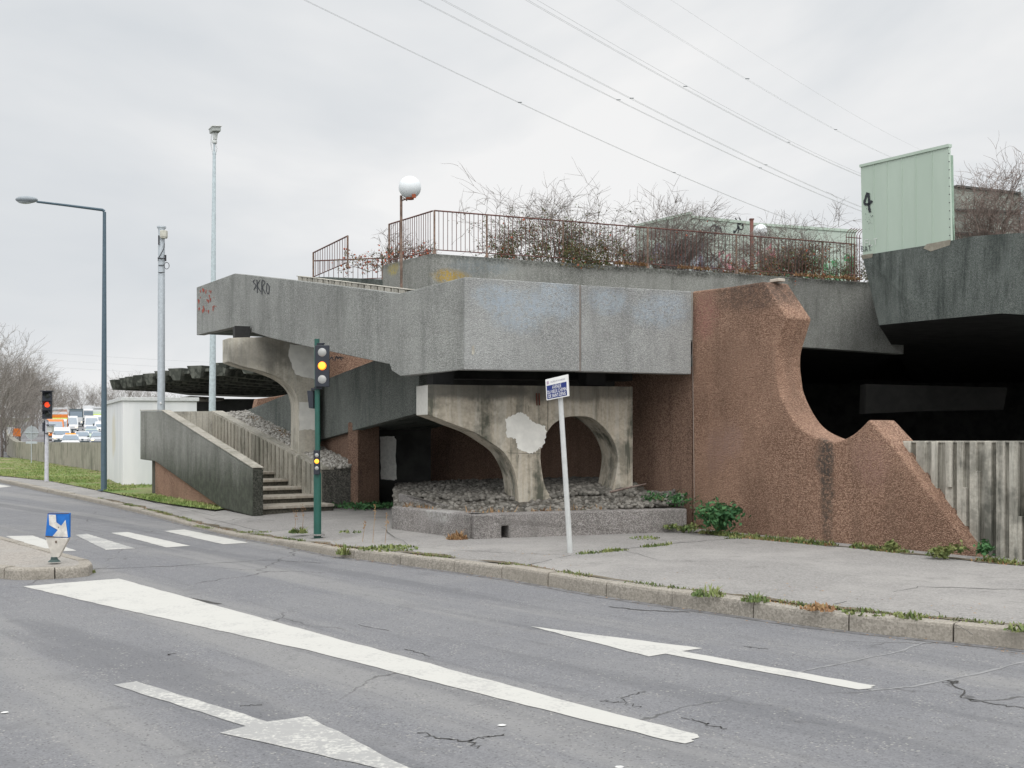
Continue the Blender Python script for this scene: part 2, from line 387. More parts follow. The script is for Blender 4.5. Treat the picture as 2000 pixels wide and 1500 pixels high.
mark('stop_line', [(-60, 943), (0, 946.5), (22, 950), (0, 952.5), (-60, 950)], MT['paint'])
mark('lane_divider', [(45, 1145), (140, 1137), (232, 1130), (290, 1146), (420, 1182), (650, 1245), (800, 1285), (1000, 1340), (1180, 1388), (1362, 1434), (1366, 1440), (1350, 1444), (1356, 1447), (1338, 1452), (1310, 1447), (1000, 1370), (800, 1320), (615, 1273), (400, 1225), (190, 1179)], MT['paint'])
mark('lane_arrow', [(1036, 1223), (1200, 1244), (1372, 1266), (1332, 1271.5), (1500, 1302), (1710, 1339), (1700, 1342), (1706, 1344), (1677, 1346.5), (1480, 1310), (1300, 1276.5), (1267, 1282), (1150, 1252)], MT['paint'])
mark('lane_arrow', [(222, 1337), (267, 1330.5), (522, 1409), (600, 1398.5), (700, 1449), (848, 1524.5), (725, 1497), (560, 1460), (429, 1431), (480, 1418)], MT['paint_worn'])

# cracks and seams
def crack(pts, w, mat, z=.0025, jit=.03, zb=0.0, name='road_crack', N=7):
    b = MB(); q = []
    for i in range(len(pts) - 1):
        a = Gd(*pts[i], zb); c = Gd(*pts[i + 1], zb)
        for k in range(N):
            t = k / N; q.append(a.lerp(c, t) + (Vector((random.uniform(-jit, jit), random.uniform(-jit, jit), 0)) if (i or k) else Vector()))
    q.append(Gd(*pts[-1], zb))
    L = []; Rr = []
    for i, p in enumerate(q):
        t = (q[min(i + 1, len(q) - 1)] - q[max(i - 1, 0)]).normalized(); n = Vector((t.y, -t.x, 0)); ww = w * random.uniform(.35, 1.2)
        L.append(p + n * ww + Vector((0, 0, z))); Rr.append(p - n * ww + Vector((0, 0, z)))
    k = len(q); b.add(L + Rr, [(i, i + 1, k + i + 1, k + i) for i in range(k - 1)])
    return b
cr_ = MB()
def addcrack(*a, **k):
    b = crack(*a, **k); cr_.add(b.v, b.f)
for pts, w in [([(815, 1432), (870, 1445), (915, 1447), (932, 1462)], .008), ([(915, 1447), (950, 1440), (985, 1434)], .006), ([(1175, 1370), (1215, 1373), (1250, 1382)], .006),
               ([(1210, 1372), (1235, 1356), (1262, 1351)], .005), ([(1330, 1402), (1380, 1415), (1420, 1424)], .006), ([(1840, 1334), (1865, 1330), (1885, 1364), (1915, 1370), (2010, 1386)], .009),
               ([(1855, 1340), (1872, 1331)], .006), ([(790, 1268), (840, 1282)], .006), ([(0, 987), (60, 984), (180, 978)], .012), ([(185, 1112), (330, 1106), (520, 1094), (640, 1100)], .010),
               ([(0, 1030), (180, 1022), (420, 1012)], .006), ([(240, 1138), (330, 1162), (430, 1180)], .03), ([(1190, 1185), (1250, 1192), (1345, 1196)], .02), ([(330, 1280), (345, 1276)], .006),
               ([(470, 1380), (510, 1378)], .006), ([(700, 1220), (760, 1232)], .004), ([(1450, 1262), (1500, 1268)], .006)]:
    addcrack(pts, w, None)
tag(cr_.build('road_crack', MT['crack'], recalc=False), kind='structure')
cr_ = MB()
for pts, w in [([(1540, 1318), (1620, 1300), (1740, 1277), (1812, 1254)], .012), ([(1700, 1349), (1780, 1342), (1900, 1318), (2010, 1290)], .016)]: addcrack(pts, w, None, jit=.012)
tag(cr_.build('tar_seam', MT['patchline'], recalc=False), kind='structure')
cr_ = MB()
for pts, w in [([(1010, 1107), (1120, 1085), (1290, 1064), (1450, 1050)], .012), ([(1210, 1073), (1290, 1095), (1450, 1099)], .004), ([(1630, 1180), (1720, 1160), (1800, 1146), (2000, 1152)], .010),
               ([(400, 1012), (520, 1040), (600, 1030)], .012), ([(390, 1030), (470, 1012), (540, 1018)], .01), ([(745, 1030), (800, 1068), (990, 1080), (1110, 1084)], .006), ([(260, 968), (340, 990), (420, 1008)], .01), ([(1820, 1190), (1900, 1240)], .004)]:
    addcrack(pts, w, None, zb=.14)
tag(cr_.build('pavement_joint', MT['crack'], recalc=False), kind='structure')

# grass verge
mgr = M_('grass_soil', .95); mgr.col(mgr.mix(mgr.rng(mgr.noise(.6, 5, .6), .4, .62), (.13, .19, .05), (.24, .20, .11)))
gpts = [Gd(-400, 905, .137), Gd(-150, 915, .137), Gd(0, 929, .137), Gd(95, 939, .137), Gd(200, 959, .137), Gd(300, 979, .137), Gd(350, 987, .137), Gd(420, 996, .137)]
gb = MB(); up = [p + Vector((.35, .94, 0)) * 1.2 + Vector((0, 0, .012)) for p in gpts]; far = [P(-500, 900, 95), P(-300, 900, 90), P(-120, 895, 85), P(30, 892, 80), P(120, 892, 62), P(300, 892, 50), P(400, 892, 45), P(560, 892, 40)]
for q in far: q.z = .16
n = len(gpts)
gb.add([p + Vector((0, 0, .008)) for p in gpts] + up + far, [(i, i + 1, n + i + 1, n + i) for i in range(n - 1)] + [(n + i, n + i + 1, 2 * n + i + 1, 2 * n + i) for i in range(n - 1)])
tag(gb.build('verge', mgr.mat), kind='structure')
def leafmat(name, a, b, sc=3.0):
    m = M_(name, .7, 0, .2); m.col(m.mix(m.rng(m.noise(sc, 3, .6), .35, .65), a, b)); return m.mat
MT['grass'] = leafmat('grass_blade', (.14, .22, .055), (.28, .31, .12), 1.0)
MT['weed'] = leafmat('weed_leaf', (.08, .125, .04), (.21, .23, .085), 6)
MT['dkleaf'] = leafmat('dark_leaf', (.03, .09, .035), (.07, .16, .06), 8)
MT['dry'] = leafmat('dry_stem', (.22, .12, .06), (.34, .22, .11), 9)
MT['twig'] = plain('twig', (.17, .145, .13), .9, var=.3)
MT['twigred'] = plain('twig_red', (.19, .145, .125), .9, var=.3)
def blades(mb, p, n, h, spread, lean=.5, w=.006):
    for _ in range(n):
        a = random.uniform(0, 6.283); r_ = spread * math.sqrt(random.random()); b = Vector(p) + Vector((math.cos(a) * r_, math.sin(a) * r_, 0))
        hh = h * random.uniform(.35, 1.25) * (1.15 - .75 * r_ / max(spread, 1e-6)); a2 = random.uniform(0, 6.283); l = hh * lean * random.random(); tip = b + Vector((math.cos(a2) * l, math.sin(a2) * l, hh))
        s = Vector((-math.sin(a2), math.cos(a2), 0)) * w; mid = b.lerp(tip, .55) + Vector((0, 0, hh * .1))
        mb.add([b - s, b + s, mid + s * .8, mid - s * .8, tip], [(0, 1, 2, 3), (3, 2, 4)])
gs = MB()
for _ in range(14000):
    t = random.random() * (n - 1.001) ; i = int(t); f = t - i; k = random.random() ** 1.3
    a = gpts[i].lerp(gpts[i + 1], f); b = far[i].lerp(far[i + 1], f); p = a.lerp(b, k); p.z = .15
    if mnoise.noise(p * .35) < -.28: continue
    blades(gs, p, 4, .065, .12, .9, .012)
tag(gs.build('grass', MT['grass'], recalc=False), 'green winter grass on the verge between pavement and retaining wall', 'grass', kind='stuff')

# =================================================================== STRUCTURES
GREY_LO, GREY_HI = (.12, .13, .128), (.43, .44, .43)
BX = Pl(907, 17.3, 1350, 18.8); B2 = Pl(782, 18.6, 907, 17.3); B3 = Pl(455, 26.0, 782, 18.6); B4 = Pl(384, 28.5, 456, 26.0)
bl = []
for (x, y, rx, rz) in [(960, 580, .35, .22), (1010, 610, .5, .35), (1085, 590, .45, .35), (1190, 590, .4, .25), (1290, 605, .55, .3)]:
    c = BX(x, y); bl.append((tuple(c), (rx, .8, rz), (.40, .47, .54), .6))
MT['agg_box'] = aggregate('grey_aggregate_box', (.27, .275, .268), (.50, .505, .49), 84, .4, (.13, .135, .125), bl)
MT['agg'] = aggregate('grey_aggregate', (.215, .22, .207), (.46, .465, .44), 76, .5, (.10, .108, .098))
MT['agg_mid'] = aggregate('grey_aggregate_terrace', (.225, .23, .21), (.44, .44, .41), 70, .6, (.09, .092, .08),
    [(tuple(P(880, 541, 29.2)), (.5, .8, .2), (.50, .33, .06), .95), (tuple(P(768, 526, 30.6)), (.22, .8, .18), (.50, .40, .10), .8), (tuple(P(940, 520, 29.5)), (.9, 1, .3), (.20, .25, .28), .5), ((4, 31, 6.26), (9, 5, .2), (.085, .088, .075), .85), ((13, 34, 6.26), (6, 5, .2), (.085, .088, .075), .85)])
MT['agg_dark'] = aggregate('dark_mossy_aggregate', (.10, .115, .105), (.235, .255, .238), 68, .95, (.02, .028, .024))
MT['agg_green'] = aggregate('dark_green_aggregate', (.14, .152, .138), (.30, .318, .295), 70, .6, (.04, .055, .05))
MT['agg_low'] = aggregate('stair_parapet_aggregate', (.21, .212, .19), (.42, .42, .38), 70, .5, (.09, .092, .075), moss=.9, mosscol=(.04, .046, .032), mz=(.5, 1.7))
pl = Pl(1351, 18.95, 1915, 14.4)
pbl = [(tuple(pl(1378, 615)), (.25, .4, .45), (.42, .17, .16), .4), (tuple(pl(1615, 950)), (.10, .16, 1.0), (.10, .085, .07), .85), (tuple(pl(1612, 900)), (.16, .2, .3), (.09, .08, .07), .8),
       (tuple(pl(1400, 880)), (.22, .35, .4), (.42, .27, .22), .6), (tuple(pl(1430, 860)), (.2, .3, .3), (.42, .28, .24), .5), (tuple(pl(1480, 570)), (.9, 1.2, .3), (.12, .09, .075), .8), (tuple(pl(1700, 900)), (.3, .4, .4), (.40, .24, .20), .5)]
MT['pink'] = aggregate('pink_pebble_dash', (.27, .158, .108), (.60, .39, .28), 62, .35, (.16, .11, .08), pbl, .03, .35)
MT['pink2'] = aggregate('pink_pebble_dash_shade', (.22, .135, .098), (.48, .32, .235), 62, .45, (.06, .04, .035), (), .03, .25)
PB = Pl(836, 18.3, 1236, 19.48)
MT['board'] = board('board_marked_concrete', (.46, .41, .33), (.10, .10, .078), .95, [(tuple(PB(900, 762)), (1.6, 1.2, .16), (.08, .08, .07), .8), (tuple(PB(1120, 765)), (1.8, 1.5, .18), (.10, .095, .08), .7)])
MT['board2'] = board('board_concrete_left', (.50, .465, .39), (.12, .115, .095), .5, [(tuple(P(520, 690, 25)), (1.0, 1.2, .35), (.13, .125, .11), .6)])
MT['rib'] = board('ribbed_concrete', (.46, .435, .375), (.10, .10, .085), .75)
MT['ribdark'] = board('ribbed_concrete_mossy', (.40, .375, .315), (.10, .10, .075), .6, lightstreak=.25)
MT['groove'] = plain('groove_dark_concrete', (.08, .075, .06), .95, var=.4, sc=20)  # dark tone for groove backing, risers and casting joints
MT['whitepaint'] = plain('white_masking_paint', (.74, .73, .68), .7, var=.10, sc=4)
MT['shade_black'] = plain('shade_black_concrete', (.035, .035, .033), .95, var=.4, sc=2)  # shade of recess, soffits and underpass put into a near-black colour
MT['rubber'] = plain('bearing_rubber', (.02, .02, .02), .8)
MT['gran'] = aggregate('planter_granite', (.19, .175, .165), (.42, .395, .375), 70, .4, (.10, .10, .095), [(tuple(P(850, 1000, 17.6)), (.5, .5, .2), (.55, .54, .52), .6)])
MT['stone'] = None
mst = M_('pebble', .8); gi = mst.node('ShaderNodeNewGeometry'); mst.col(mst.mix(gi.outputs['Random Per Island'], (.20, .185, .16), (.52, .50, .46))); mst.bump(mst.noise(60), .003); MT['stone'] = mst.mat
mst = M_('cobble', .85); gi = mst.node('ShaderNodeNewGeometry'); mst.col(mst.mix(gi.outputs['Random Per Island'], (.08, .075, .065), (.24, .225, .20))); mst.bump(mst.noise(60), .003); MT['cobble'] = mst.mat
MT['mud'] = plain('mud_between_stones', (.10, .09, .075), .97, var=.4, sc=8, bump=.02)

def wallpoly(name, plane, px, thick, mat, parent=None, bevel=.012, vec=None):
    b = MB(); b.prism([plane(x, y) for x, y in px], vec if vec is not None else plane.back(thick)); return b.build(name, mat, parent, bevel)
def decal(name, plane, px, mat, parent, lift=.005):
    b = MB(); b.poly([plane(x, y, lift) for x, y in px]); return b.build(name, mat, parent, recalc=False)
def jag(px, amp=1.2, n=4):
    o = []
    for i in range(len(px)):
        a = px[i]; b = px[(i + 1) % len(px)]
        for k in range(n):
            t = k / n; o.append((a[0] + (b[0] - a[0]) * t + (random.uniform(-amp, amp) if k else 0), a[1] + (b[1] - a[1]) * t + (random.uniform(-amp, amp) if k else 0)))
    return o
def strokes(name, plane, lines, wpx, mat, parent, lift=.006):
    b = MB()
    for ln in lines:
        ln = smooth(ln, 5) if len(ln) > 2 else ln
        k = len(ln); A = []; B = []
        for i, (x, y) in enumerate(ln):
            tx = ln[min(i + 1, k - 1)][0] - ln[max(i - 1, 0)][0]; ty = ln[min(i + 1, k - 1)][1] - ln[max(i - 1, 0)][1]; l = math.hypot(tx, ty) or 1
            w = wpx * random.uniform(.8, 1.15)
            A.append(plane(x - ty / l * w, y + tx / l * w, lift)); B.append(plane(x + ty / l * w, y - tx / l * w, lift))
        b.add(A + B, [(i, i + 1, k + i + 1, k + i) for i in range(k - 1)])
    return b.build(name, mat, parent, recalc=False)
MT['black'] = plain('black_spray', (.025, .028, .035), .6)
MT['redspray'] = plain('red_spray', (.33, .075, .05), .7, var=.3)

# ---- the footbridge ramp with the grey box parapet
ramp = thing('footbridge_ramp', 'speckled grey concrete ramp parapet, folded and overhanging, carried on two arched piers', 'ramp', (-.7, 17.3, 0))
bk = BX.back(.25)
wallpoly('parapet_panel', BX, [(907, 541), (1132, 556), (1132, 725), (907, 722)], .25, MT['agg_box'], ramp)
wallpoly('parapet_panel', BX, [(1135.5, 557), (1350, 569), (1350, 731), (1135.5, 725.5)], .25, MT['agg_box'], ramp)
jt = MB(); jt.prism([BX(1131.6, 556.5, -.02), BX(1135.9, 557, -.02), BX(1135.9, 725, -.02), BX(1131.6, 725, -.02)], BX.back(.1)); jt.build('joint_filler', plain('joint', (.22, .19, .17), .9), ramp)
# folded stair parapet: one swept solid
tops = [(384, 561), (458, 534), (530, 542), (603, 550.5), (761, 571), (782, 572.5), (906.5, 541.3)]
bots = [(386, 654), (456, 639), (528, 661), (603, 677.5), (748, 713), (782, 734.5), (906.5, 722)]
pls = [B4, B4, B3, B3, B3, B3, B2]
TP = [pls[i](*tops[i]) for i in range(7)]; BP = [pls[i](*bots[i]) for i in range(7)]
for i in range(7): BP[i].x, BP[i].y = TP[i].x, TP[i].y
BP[5] = B3(*bots[5]); BP[5].x, BP[5].y = TP[5].x, TP[5].y
# extra points for the rounded nib at the foot of the flight
ex = [(765, 571.4, 724)]
TP.insert(5, B3(765, 571.4)); BP.insert(5, B3(765, 724))
bk2 = Vector((.86, .51, 0)) * .2
pf = MB()
nn = len(TP); vsx = []
for i in range(nn):
    o = bk2 if i < nn - 1 else bk * .8
    vsx += [TP[i], BP[i], BP[i] + o, TP[i] + o]
pf.add(vsx, [(i * 4 + j, i * 4 + (j + 1) % 4, (i + 1) * 4 + (j + 1) % 4, (i + 1) * 4 + j) for i in range(nn - 1) for j in range(4)] + [(0, 1, 2, 3), (nn * 4 - 1, nn * 4 - 2, nn * 4 - 3, nn * 4 - 4)])
pf.build('folded_parapet', MT['agg'], ramp, .012)
# deck of the rising flight
dk = MB(); wv = Vector((.86, .51, 0)) * 2.3
for i in range(nn - 3):
    a, b = BP[i] + bk2 * .3 + Vector((0, 0, .03)), BP[i + 1] + bk2 * .3 + Vector((0, 0, .03))
    dk.prism([a, b, b + wv, a + wv], (0, 0, .22))
dk.build('deck', MT['agg_dark'], ramp)
FP = Pl(797, 20.3, 585, 25.0)
def ribs(mb, plane, x0, x1, top, bot, n, proud=.03, gap=.16, thick=.12, wmod=None, vary=None):
    """vertical boards standing proud of a backing wall: real strips with grooves between"""
    tl = lambda x: top[0] + (top[1] - top[0]) * (x - x0) / (x1 - x0); bt = lambda x: bot[0] + (bot[1] - bot[0]) * (x - x0) / (x1 - x0)
    # equal spacing in the plane
    A = plane(x0, 0); B = plane(x1, 0); A.z = B.z = 0
    def pxof(t): p = A.lerp(B, t); return 1000 + F * p.x / p.y
    for i in range(n):
        a, b = pxof((i + gap / 2) / n), pxof((i + 1 - gap / 2) / n)
        mb.prism([plane(a, tl(a), proud), plane(b, tl(b), proud), plane(b, bt(b), proud), plane(a, bt(a), proud)], plane.back(thick + proud))
fb = MB(); ribs(fb, FP, 585, 797, (540, 566), (600, 640), 18, .05, .22)
fb.build('ribbed_far_parapet', MT['rib'], ramp)
bkf = MB(); bkf.prism([FP(585, 541), FP(797, 567), FP(797, 640), FP(585, 600)], FP.back(.1)); bkf.build('far_parapet_core', MT['groove'], ramp)
cp = MB(); cp.prism([FP(584, 538.6, .06), FP(798, 564.6, .06), FP(798, 566, .06), FP(584, 540, .06)], FP.back(.2)); cp.build('coping', MT['rib'], ramp, .005)
# landing slab under the box
ls = MB(); ls.prism([Vector(p) for p in [(-.35, 17.75, 2.80), (3.0, 19.0, 2.80), (3.6, 21.5, 2.8), (3.4, 27, 2.80), (-3.4, 27, 2.80), (-1.55, 21.4, 2.8), (-1.25, 18.8, 2.80)]], (0, 0, .2))
ls.build('landing_slab', MT['agg_dark'], ramp)
bm_ = MB()
for (x0, x1, d0, zz) in [(850, 1235, 19.3, 2.62), (880, 1260, 21.5, 2.6)]:
    a, b = P(x0, 700, d0), P(x1, 700, d0 + .8); a.z = b.z = zz; bm_.prism([a, b, b + Vector((-.1, .4, 0)), a + Vector((-.1, .4, 0))], (0, 0, .21))
bm_.build('cross_beam', MT['shade_black'], ramp)
# graffiti on the ramp parapet
strokes('graffiti_tag', B3, [[(499, 546), (495, 550), (500, 558), (496, 566)], [(502, 546), (503, 572)], [(508, 547), (503, 558), (510, 570)], [(512, 575), (512, 549), (518, 552), (513, 561), (519, 574)], [(522, 553), (526, 560), (525, 574), (521, 568), (522, 553)]], .8, MT['black'], ramp)
dr = []
for _ in range(30):
    x = 386 + 38 * random.random() ** 1.25; y = 575 + random.uniform(-13, 30) + (x - 386) * .18; l = random.uniform(3, 9) * (1 - (x - 386) / 70)
    dr.append((x, y, l))
b = MB()
for x, y, l in dr:
    w = max(.9, l * .28); b.poly([B4(x - w, y, .006), B4(x - w * .4, y - w, .006), B4(x + w * .5, y - w * .8, .006), B4(x + w, y, .006), B4(x + w * .3, y + l * .8, .006), B4(x, y + l, .006)])
b.build('red_paint_drips', MT['redspray'], ramp, recalc=False)
decal('chipped_spot', BX, jag([(921, 676), (926, 674), (927, 688), (924, 694), (921, 690)], .4, 2), MT['rib'], ramp)

# ---- arched pier in the planter
pier = thing('arched_pier', 'weathered beige board-marked pier with round opening standing in the cobbled planter', 'pier', tuple(PB(1040, 978)))
hole = smooth([(1094, 1010), (1076, 971), (1064, 947), (1056, 897), (1059, 866), (1069, 844), (1084, 826), (1106, 815), (1131, 813), (1155, 816), (1180, 835), (1196, 857), (1205, 881), (1206.5, 903), (1203, 928), (1198, 951), (1180, 1000)], 4)
arch = smooth([(1014, 1010), (1013, 978), (1011, 953), (1007, 928), (997, 903), (982, 881), (957, 863), (926, 844), (879, 826), (845, 813), (836, 810)], 4)
pv = Vector((-.37, .93, 0)) * .62
wallpoly('pier_body', PB, [(836, 751), (1236, 755), (1236, 1000)] + hole[::-1] + arch, 0, MT['board'], pier, .008, vec=pv)
A = MB(); a1, a2 = PB(836, 752), PB(836, 809.5); o = Vector((-.004, 0, 0)); A.poly([a1 + o, a2 + o, a2 + pv + o, a1 + pv + o]); A.build('end_cap', plain('pale_concrete', (.52, .51, .47), .85, var=.06), pier, recalc=False)
decal('white_paint_patch', PB, jag(zm([(795, 445), (880, 405), (905, 405), (935, 430), (965, 465), (1050, 490), (1055, 560), (1030, 620), (1000, 640), (970, 665), (900, 645), (875, 630), (860, 570), (805, 560)], 3.226, 740, 680), 1.8, 9), MT['whitepaint'], pier)
b = MB()
for k in range(2):                                                   # bearings
    b = MB(); c = PB(870 + 300 * k, 751); b.box(c + Vector((-.1, .3, .13)), (.35, .35, .28), R(20)); b.build('bearing', MT['rubber'], pier)
b = MB(); b.poly([PB(1069.5, 760, .004), PB(1070.6, 760, .004), PB(1070.2, 842, .004), PB(1069.2, 842, .004)])
for (x, y, l) in [(1009, 790, 14), (1032, 792, 12), (1012, 888, 6), (1031, 888, 4), (1048, 888, 6)]: b.poly([PB(x, y, .004), PB(x + 1, y, .004), PB(x + .8, y + l, .004), PB(x + .2, y + l, .004)])
b.poly([PB(992, 884, .004), PB(1055, 886, .004), PB(1055, 886.8, .004), PB(992, 884.8, .004)])
b.build('casting_joint', MT['groove'], pier, recalc=False)
b = MB()
for dx in (-3, 2): b.tube([PB(1050 + dx, 768, .02), PB(1050 + dx + 1, 792, .02)], .012, 6)
b.build('exposed_rebar', plain('rust', (.10, .03, .02), .9), pier)

# ---- left pier
PL1 = Pl(447, 24.6, 583, 25.2)
pier2 = thing('arched_pier', 'pale half-arch pier under the high end of the ramp, partly painted white', 'pier', tuple(PL1(600, 880)))
arch = smooth([(583, 905), (583, 860), (583, 799), (580, 778), (573, 761), (558, 746), (539, 735), (509, 724), (472, 715), (447, 706)], 4)
pv1 = Vector((-.45, .89, 0)) * .6
wallpoly('pier_body', PL1, [(447, 660), (624, 655), (624, 905)] + arch, 0, MT['board2'], pier2, .008, vec=pv1)
decal('white_paint_patch', PL1, jag([(566, 672), (623, 676), (623, 742), (602, 738), (578, 732), (570, 715), (563, 695)], 1.2), MT['whitepaint'], pier2)
decal('white_paint_patch', PL1, jag([(584, 785), (622, 788), (622, 842), (607, 838), (584, 841)], 1.0), MT['whitepaint'], pier2)
b = MB(); b.box(PL1(455, 660) + Vector((.1, .35, .12)), (.32, .4, .30), R(20)); b.build('bearing', MT['rubber'], pier2)

# ---- upper flight behind, going down to the left landing
SP = Pl(718, 23.4, 483, 30.4)
fl2 = thing('stair_flight', 'dark grey-green sloping stair parapet behind the left pier, sinking to the left', 'staircase', tuple(SP(718, 834)))
wallpoly('parapet', SP, [(478, 803), (560, 770), (718, 709), (818, 669), (818, 806), (700, 838), (620, 861), (478, 900)], 0, MT['agg_green'], fl2, vec=Vector((.86, .51, 0)) * .2)
b = MB()
q = [SP(818, 800), SP(700, 832), SP(620, 855), SP(478, 895)]
for i in range(3): b.prism([q[i] + Vector((.1, .05, .04)), q[i + 1] + Vector((.1, .05, .04)), q[i + 1] + Vector((1.8, 1.0, .04)), q[i] + Vector((1.8, 1.0, .04))], (0, 0, .2))
b.build('flight_slab', MT['agg_dark'], fl2)
SPb = Pl(718, 23.4, 483, 30.4, .12)
pw1 = thing('retaining_wall', 'reddish pebble-dash wall below the dark stair parapet, behind the pebble bed', 'wall', tuple(SPb(690, 990)))
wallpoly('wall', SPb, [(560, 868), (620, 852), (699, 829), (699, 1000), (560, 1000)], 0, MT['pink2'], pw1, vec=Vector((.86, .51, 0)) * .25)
pw2 = thing('retaining_wall', 'reddish wall with black scrawl seen above the dark stair parapet right of signal', 'wall', (-3.5, 28, 0))
PW = Pl(600, 28.4, 830, 28.9)
wallpoly('wall', PW, [(602, 668), (830, 668), (830, 960), (602, 960)], .3, MT['pink'], pw2)
strokes('graffiti_tag', PW, [[(644, 703), (648, 697), (651, 704)], [(654, 705), (657, 696), (660, 701), (664, 697), (667, 704)], [(656, 697), (672, 699)]], .9, MT['black'], pw2)
pw3 = thing('retaining_wall', 'small reddish wall top peeping over the pebble bed beside left pier', 'wall', (-7, 33, 0))
PW3 = Pl(498, 32.2, 570, 32.8)
wallpoly('wall', PW3, [(500, 794), (504, 779), (530, 776), (570, 770), (570, 900), (500, 900)], .3, MT['pink'], pw3)

# ---- dark recess walls under the landing
rec = thing('recess_wall', 'dark red-brown walls of the shadowed recess beneath the concrete box', 'wall', (-2, 25, 0))
W1 = Pl(699, 24.0, 741, 24.5)
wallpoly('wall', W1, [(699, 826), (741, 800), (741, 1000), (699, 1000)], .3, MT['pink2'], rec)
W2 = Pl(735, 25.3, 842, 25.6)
w2o = wallpoly('wall', W2, [(700, 740), (842, 740), (842, 990), (700, 990)], .3, MT['shade_black'], rec)
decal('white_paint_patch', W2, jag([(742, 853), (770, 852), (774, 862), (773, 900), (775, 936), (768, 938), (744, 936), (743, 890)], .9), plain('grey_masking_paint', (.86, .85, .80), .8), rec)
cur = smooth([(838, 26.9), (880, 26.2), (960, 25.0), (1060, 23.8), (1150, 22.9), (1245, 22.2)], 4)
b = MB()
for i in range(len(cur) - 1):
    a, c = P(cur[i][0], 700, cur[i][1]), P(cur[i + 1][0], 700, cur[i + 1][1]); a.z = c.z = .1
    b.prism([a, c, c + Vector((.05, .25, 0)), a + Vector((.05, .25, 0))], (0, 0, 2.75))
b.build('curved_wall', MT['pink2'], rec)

# ---- big pink pebble-dash wall with round notch
pk = thing('sculpted_wall', 'tall pinkish-brown pebble-dash wall with circular bite and sloping tail', 'wall', tuple(Gd(1640, 1055, .14)))
notch = smooth([(1537, 620), (1529, 647), (1518, 685), (1516, 710), (1518, 735), (1524, 769), (1544, 811), (1569, 840), (1611, 860), (1635, 862), (1652, 856), (1674, 842), (1697, 819)], 5)
tail = [(1739, 865), (1917, 1094)]
outl = [(1352, 569), (1420, 561), (1491, 550)] + notch + tail + [(1700, 1085), (1500, 1062), (1352, 1045)]
pkv = Vector((.86, .46, 0)) * .5
b = MB(); b.prism([pl(x, y) for x, y in outl], pkv)
pko = b.build('wall_body', MT['pink'], pk, .03)
ply = Pl(1351, 18.95, 1915, 14.4, .03)
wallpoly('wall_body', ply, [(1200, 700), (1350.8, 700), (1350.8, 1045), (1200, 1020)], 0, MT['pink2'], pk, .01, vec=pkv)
b = MB(); b.box(pl(1497, 548) + Vector((.2, .15, .02)), (.2, .14, .05), R(-60)); b.build('loose_slab', plain('pale_stone', (.45, .40, .34), .9), pk, .01)
b = MB(); b.poly([pl(1351.5, 570, .012), pl(1353, 570, .012), pl(1358.5, 1030, .012), pl(1357.5, 1030, .012)]); b.build('seam', plain('lime_seam', (.42, .34, .29), .9), pk, recalc=False)
m_ = plain('faded_tag', (.44, .31, .25), .9, var=.1)

# ---- ribbed retaining wall on the right
RB = Pl(1781, 15.6, 2060, 13.75)
rw = thing('ribbed_wall', 'grey retaining wall with raised uneven vertical ribs at right edge of photo', 'wall', tuple(RB(1990, 1100)))
b = MB(); b.prism([RB(1715, 864, 0), RB(2400, 864, 0), RB(2400, 1200, 0), RB(1715, 1062, 0)], RB.back(.35)); b.build('wall_core', board('ribbed_wall_core', (.22, .205, .17), (.05, .05, .04), .8), rw)
b = MB(); x = 1718; i = 0
def base_y(x): dd = RB.d(x); return HY + F * (H - .10) / dd
random.seed(21)
while x < 2300:
    sc_ = 1 + (x - 1800) / 900
    w = random.choice([11, 14, 18]) * sc_; g_ = random.choice([9, 12, 14]) * sc_
    sp = 864 + (base_y(x) - 864) * random.choice([.25, .4, .5, .62]); pr = random.choice([.035, .05])
    ex_ = w * random.choice([.35, .45, -.3])
    if random.random() < .62:
        b.prism([RB(x, 862.5, pr), RB(x + w, 862.5, pr), RB(x + w, sp, pr), RB(x + w + max(0, ex_), sp, pr), RB(x + w + max(0, ex_), base_y(x + w), pr), RB(x - min(0, ex_) * 0, base_y(x), pr)], RB.back(.08))
    else:
        b.prism([RB(x, 862.5, pr), RB(x + w, 862.5, pr), RB(x + w, base_y(x + w), pr), RB(x, base_y(x), pr)], RB.back(.08))
        b.prism([RB(x + w * .3, 862.8, pr + .025), RB(x + w, 862.8, pr + .025), RB(x + w, sp, pr + .025), RB(x + w * .3, sp, pr + .025)], RB.back(.06))
    x += w + g_
b.build('rib', MT['rib'], rw, .006)
b = MB(); b.prism([RB(1712, 861, .02), RB(2400, 861, .02), RB(2400, 864.2, .02), RB(1712, 864.2, .02)], RB.back(.36)); b.build('coping', MT['rib'], rw)

# ---- terrace
TPL = Pl(843, 29.0, 1700, 34.35); TL = Pl(747, 31.05, 843, 29.0)
ter = thing('terrace', 'long stained grey concrete terrace wall topped by rusty railings and bushes', 'terrace', (4, 31, 4))
wallpoly('fascia', TPL, [(843, 495), (1100, 513), (1400, 532), (1765, 556), (1765, 692), (1565, 678), (1300, 662), (843, 640)], .35, MT['agg_mid'], ter)
wallpoly('side_fascia', TL, [(747, 518), (842.7, 495), (842.7, 660), (747, 660)], .3, MT['agg_mid'], ter)
c0, c1, c2_ = TPL(843, 500), TPL(1765, 560), TL(747, 522)
b = MB()
poly = [c0, c1, c1 + Vector((4, 26, 0)), c2_ + Vector((-3.5, 22, 0)), c2_]
b.prism([Vector((p.x + .1, p.y + .3, 6.05)) for p in poly], (0, 0, -.3)); b.build('deck', plain('terrace_soil', (.09, .08, .06), .95), ter)
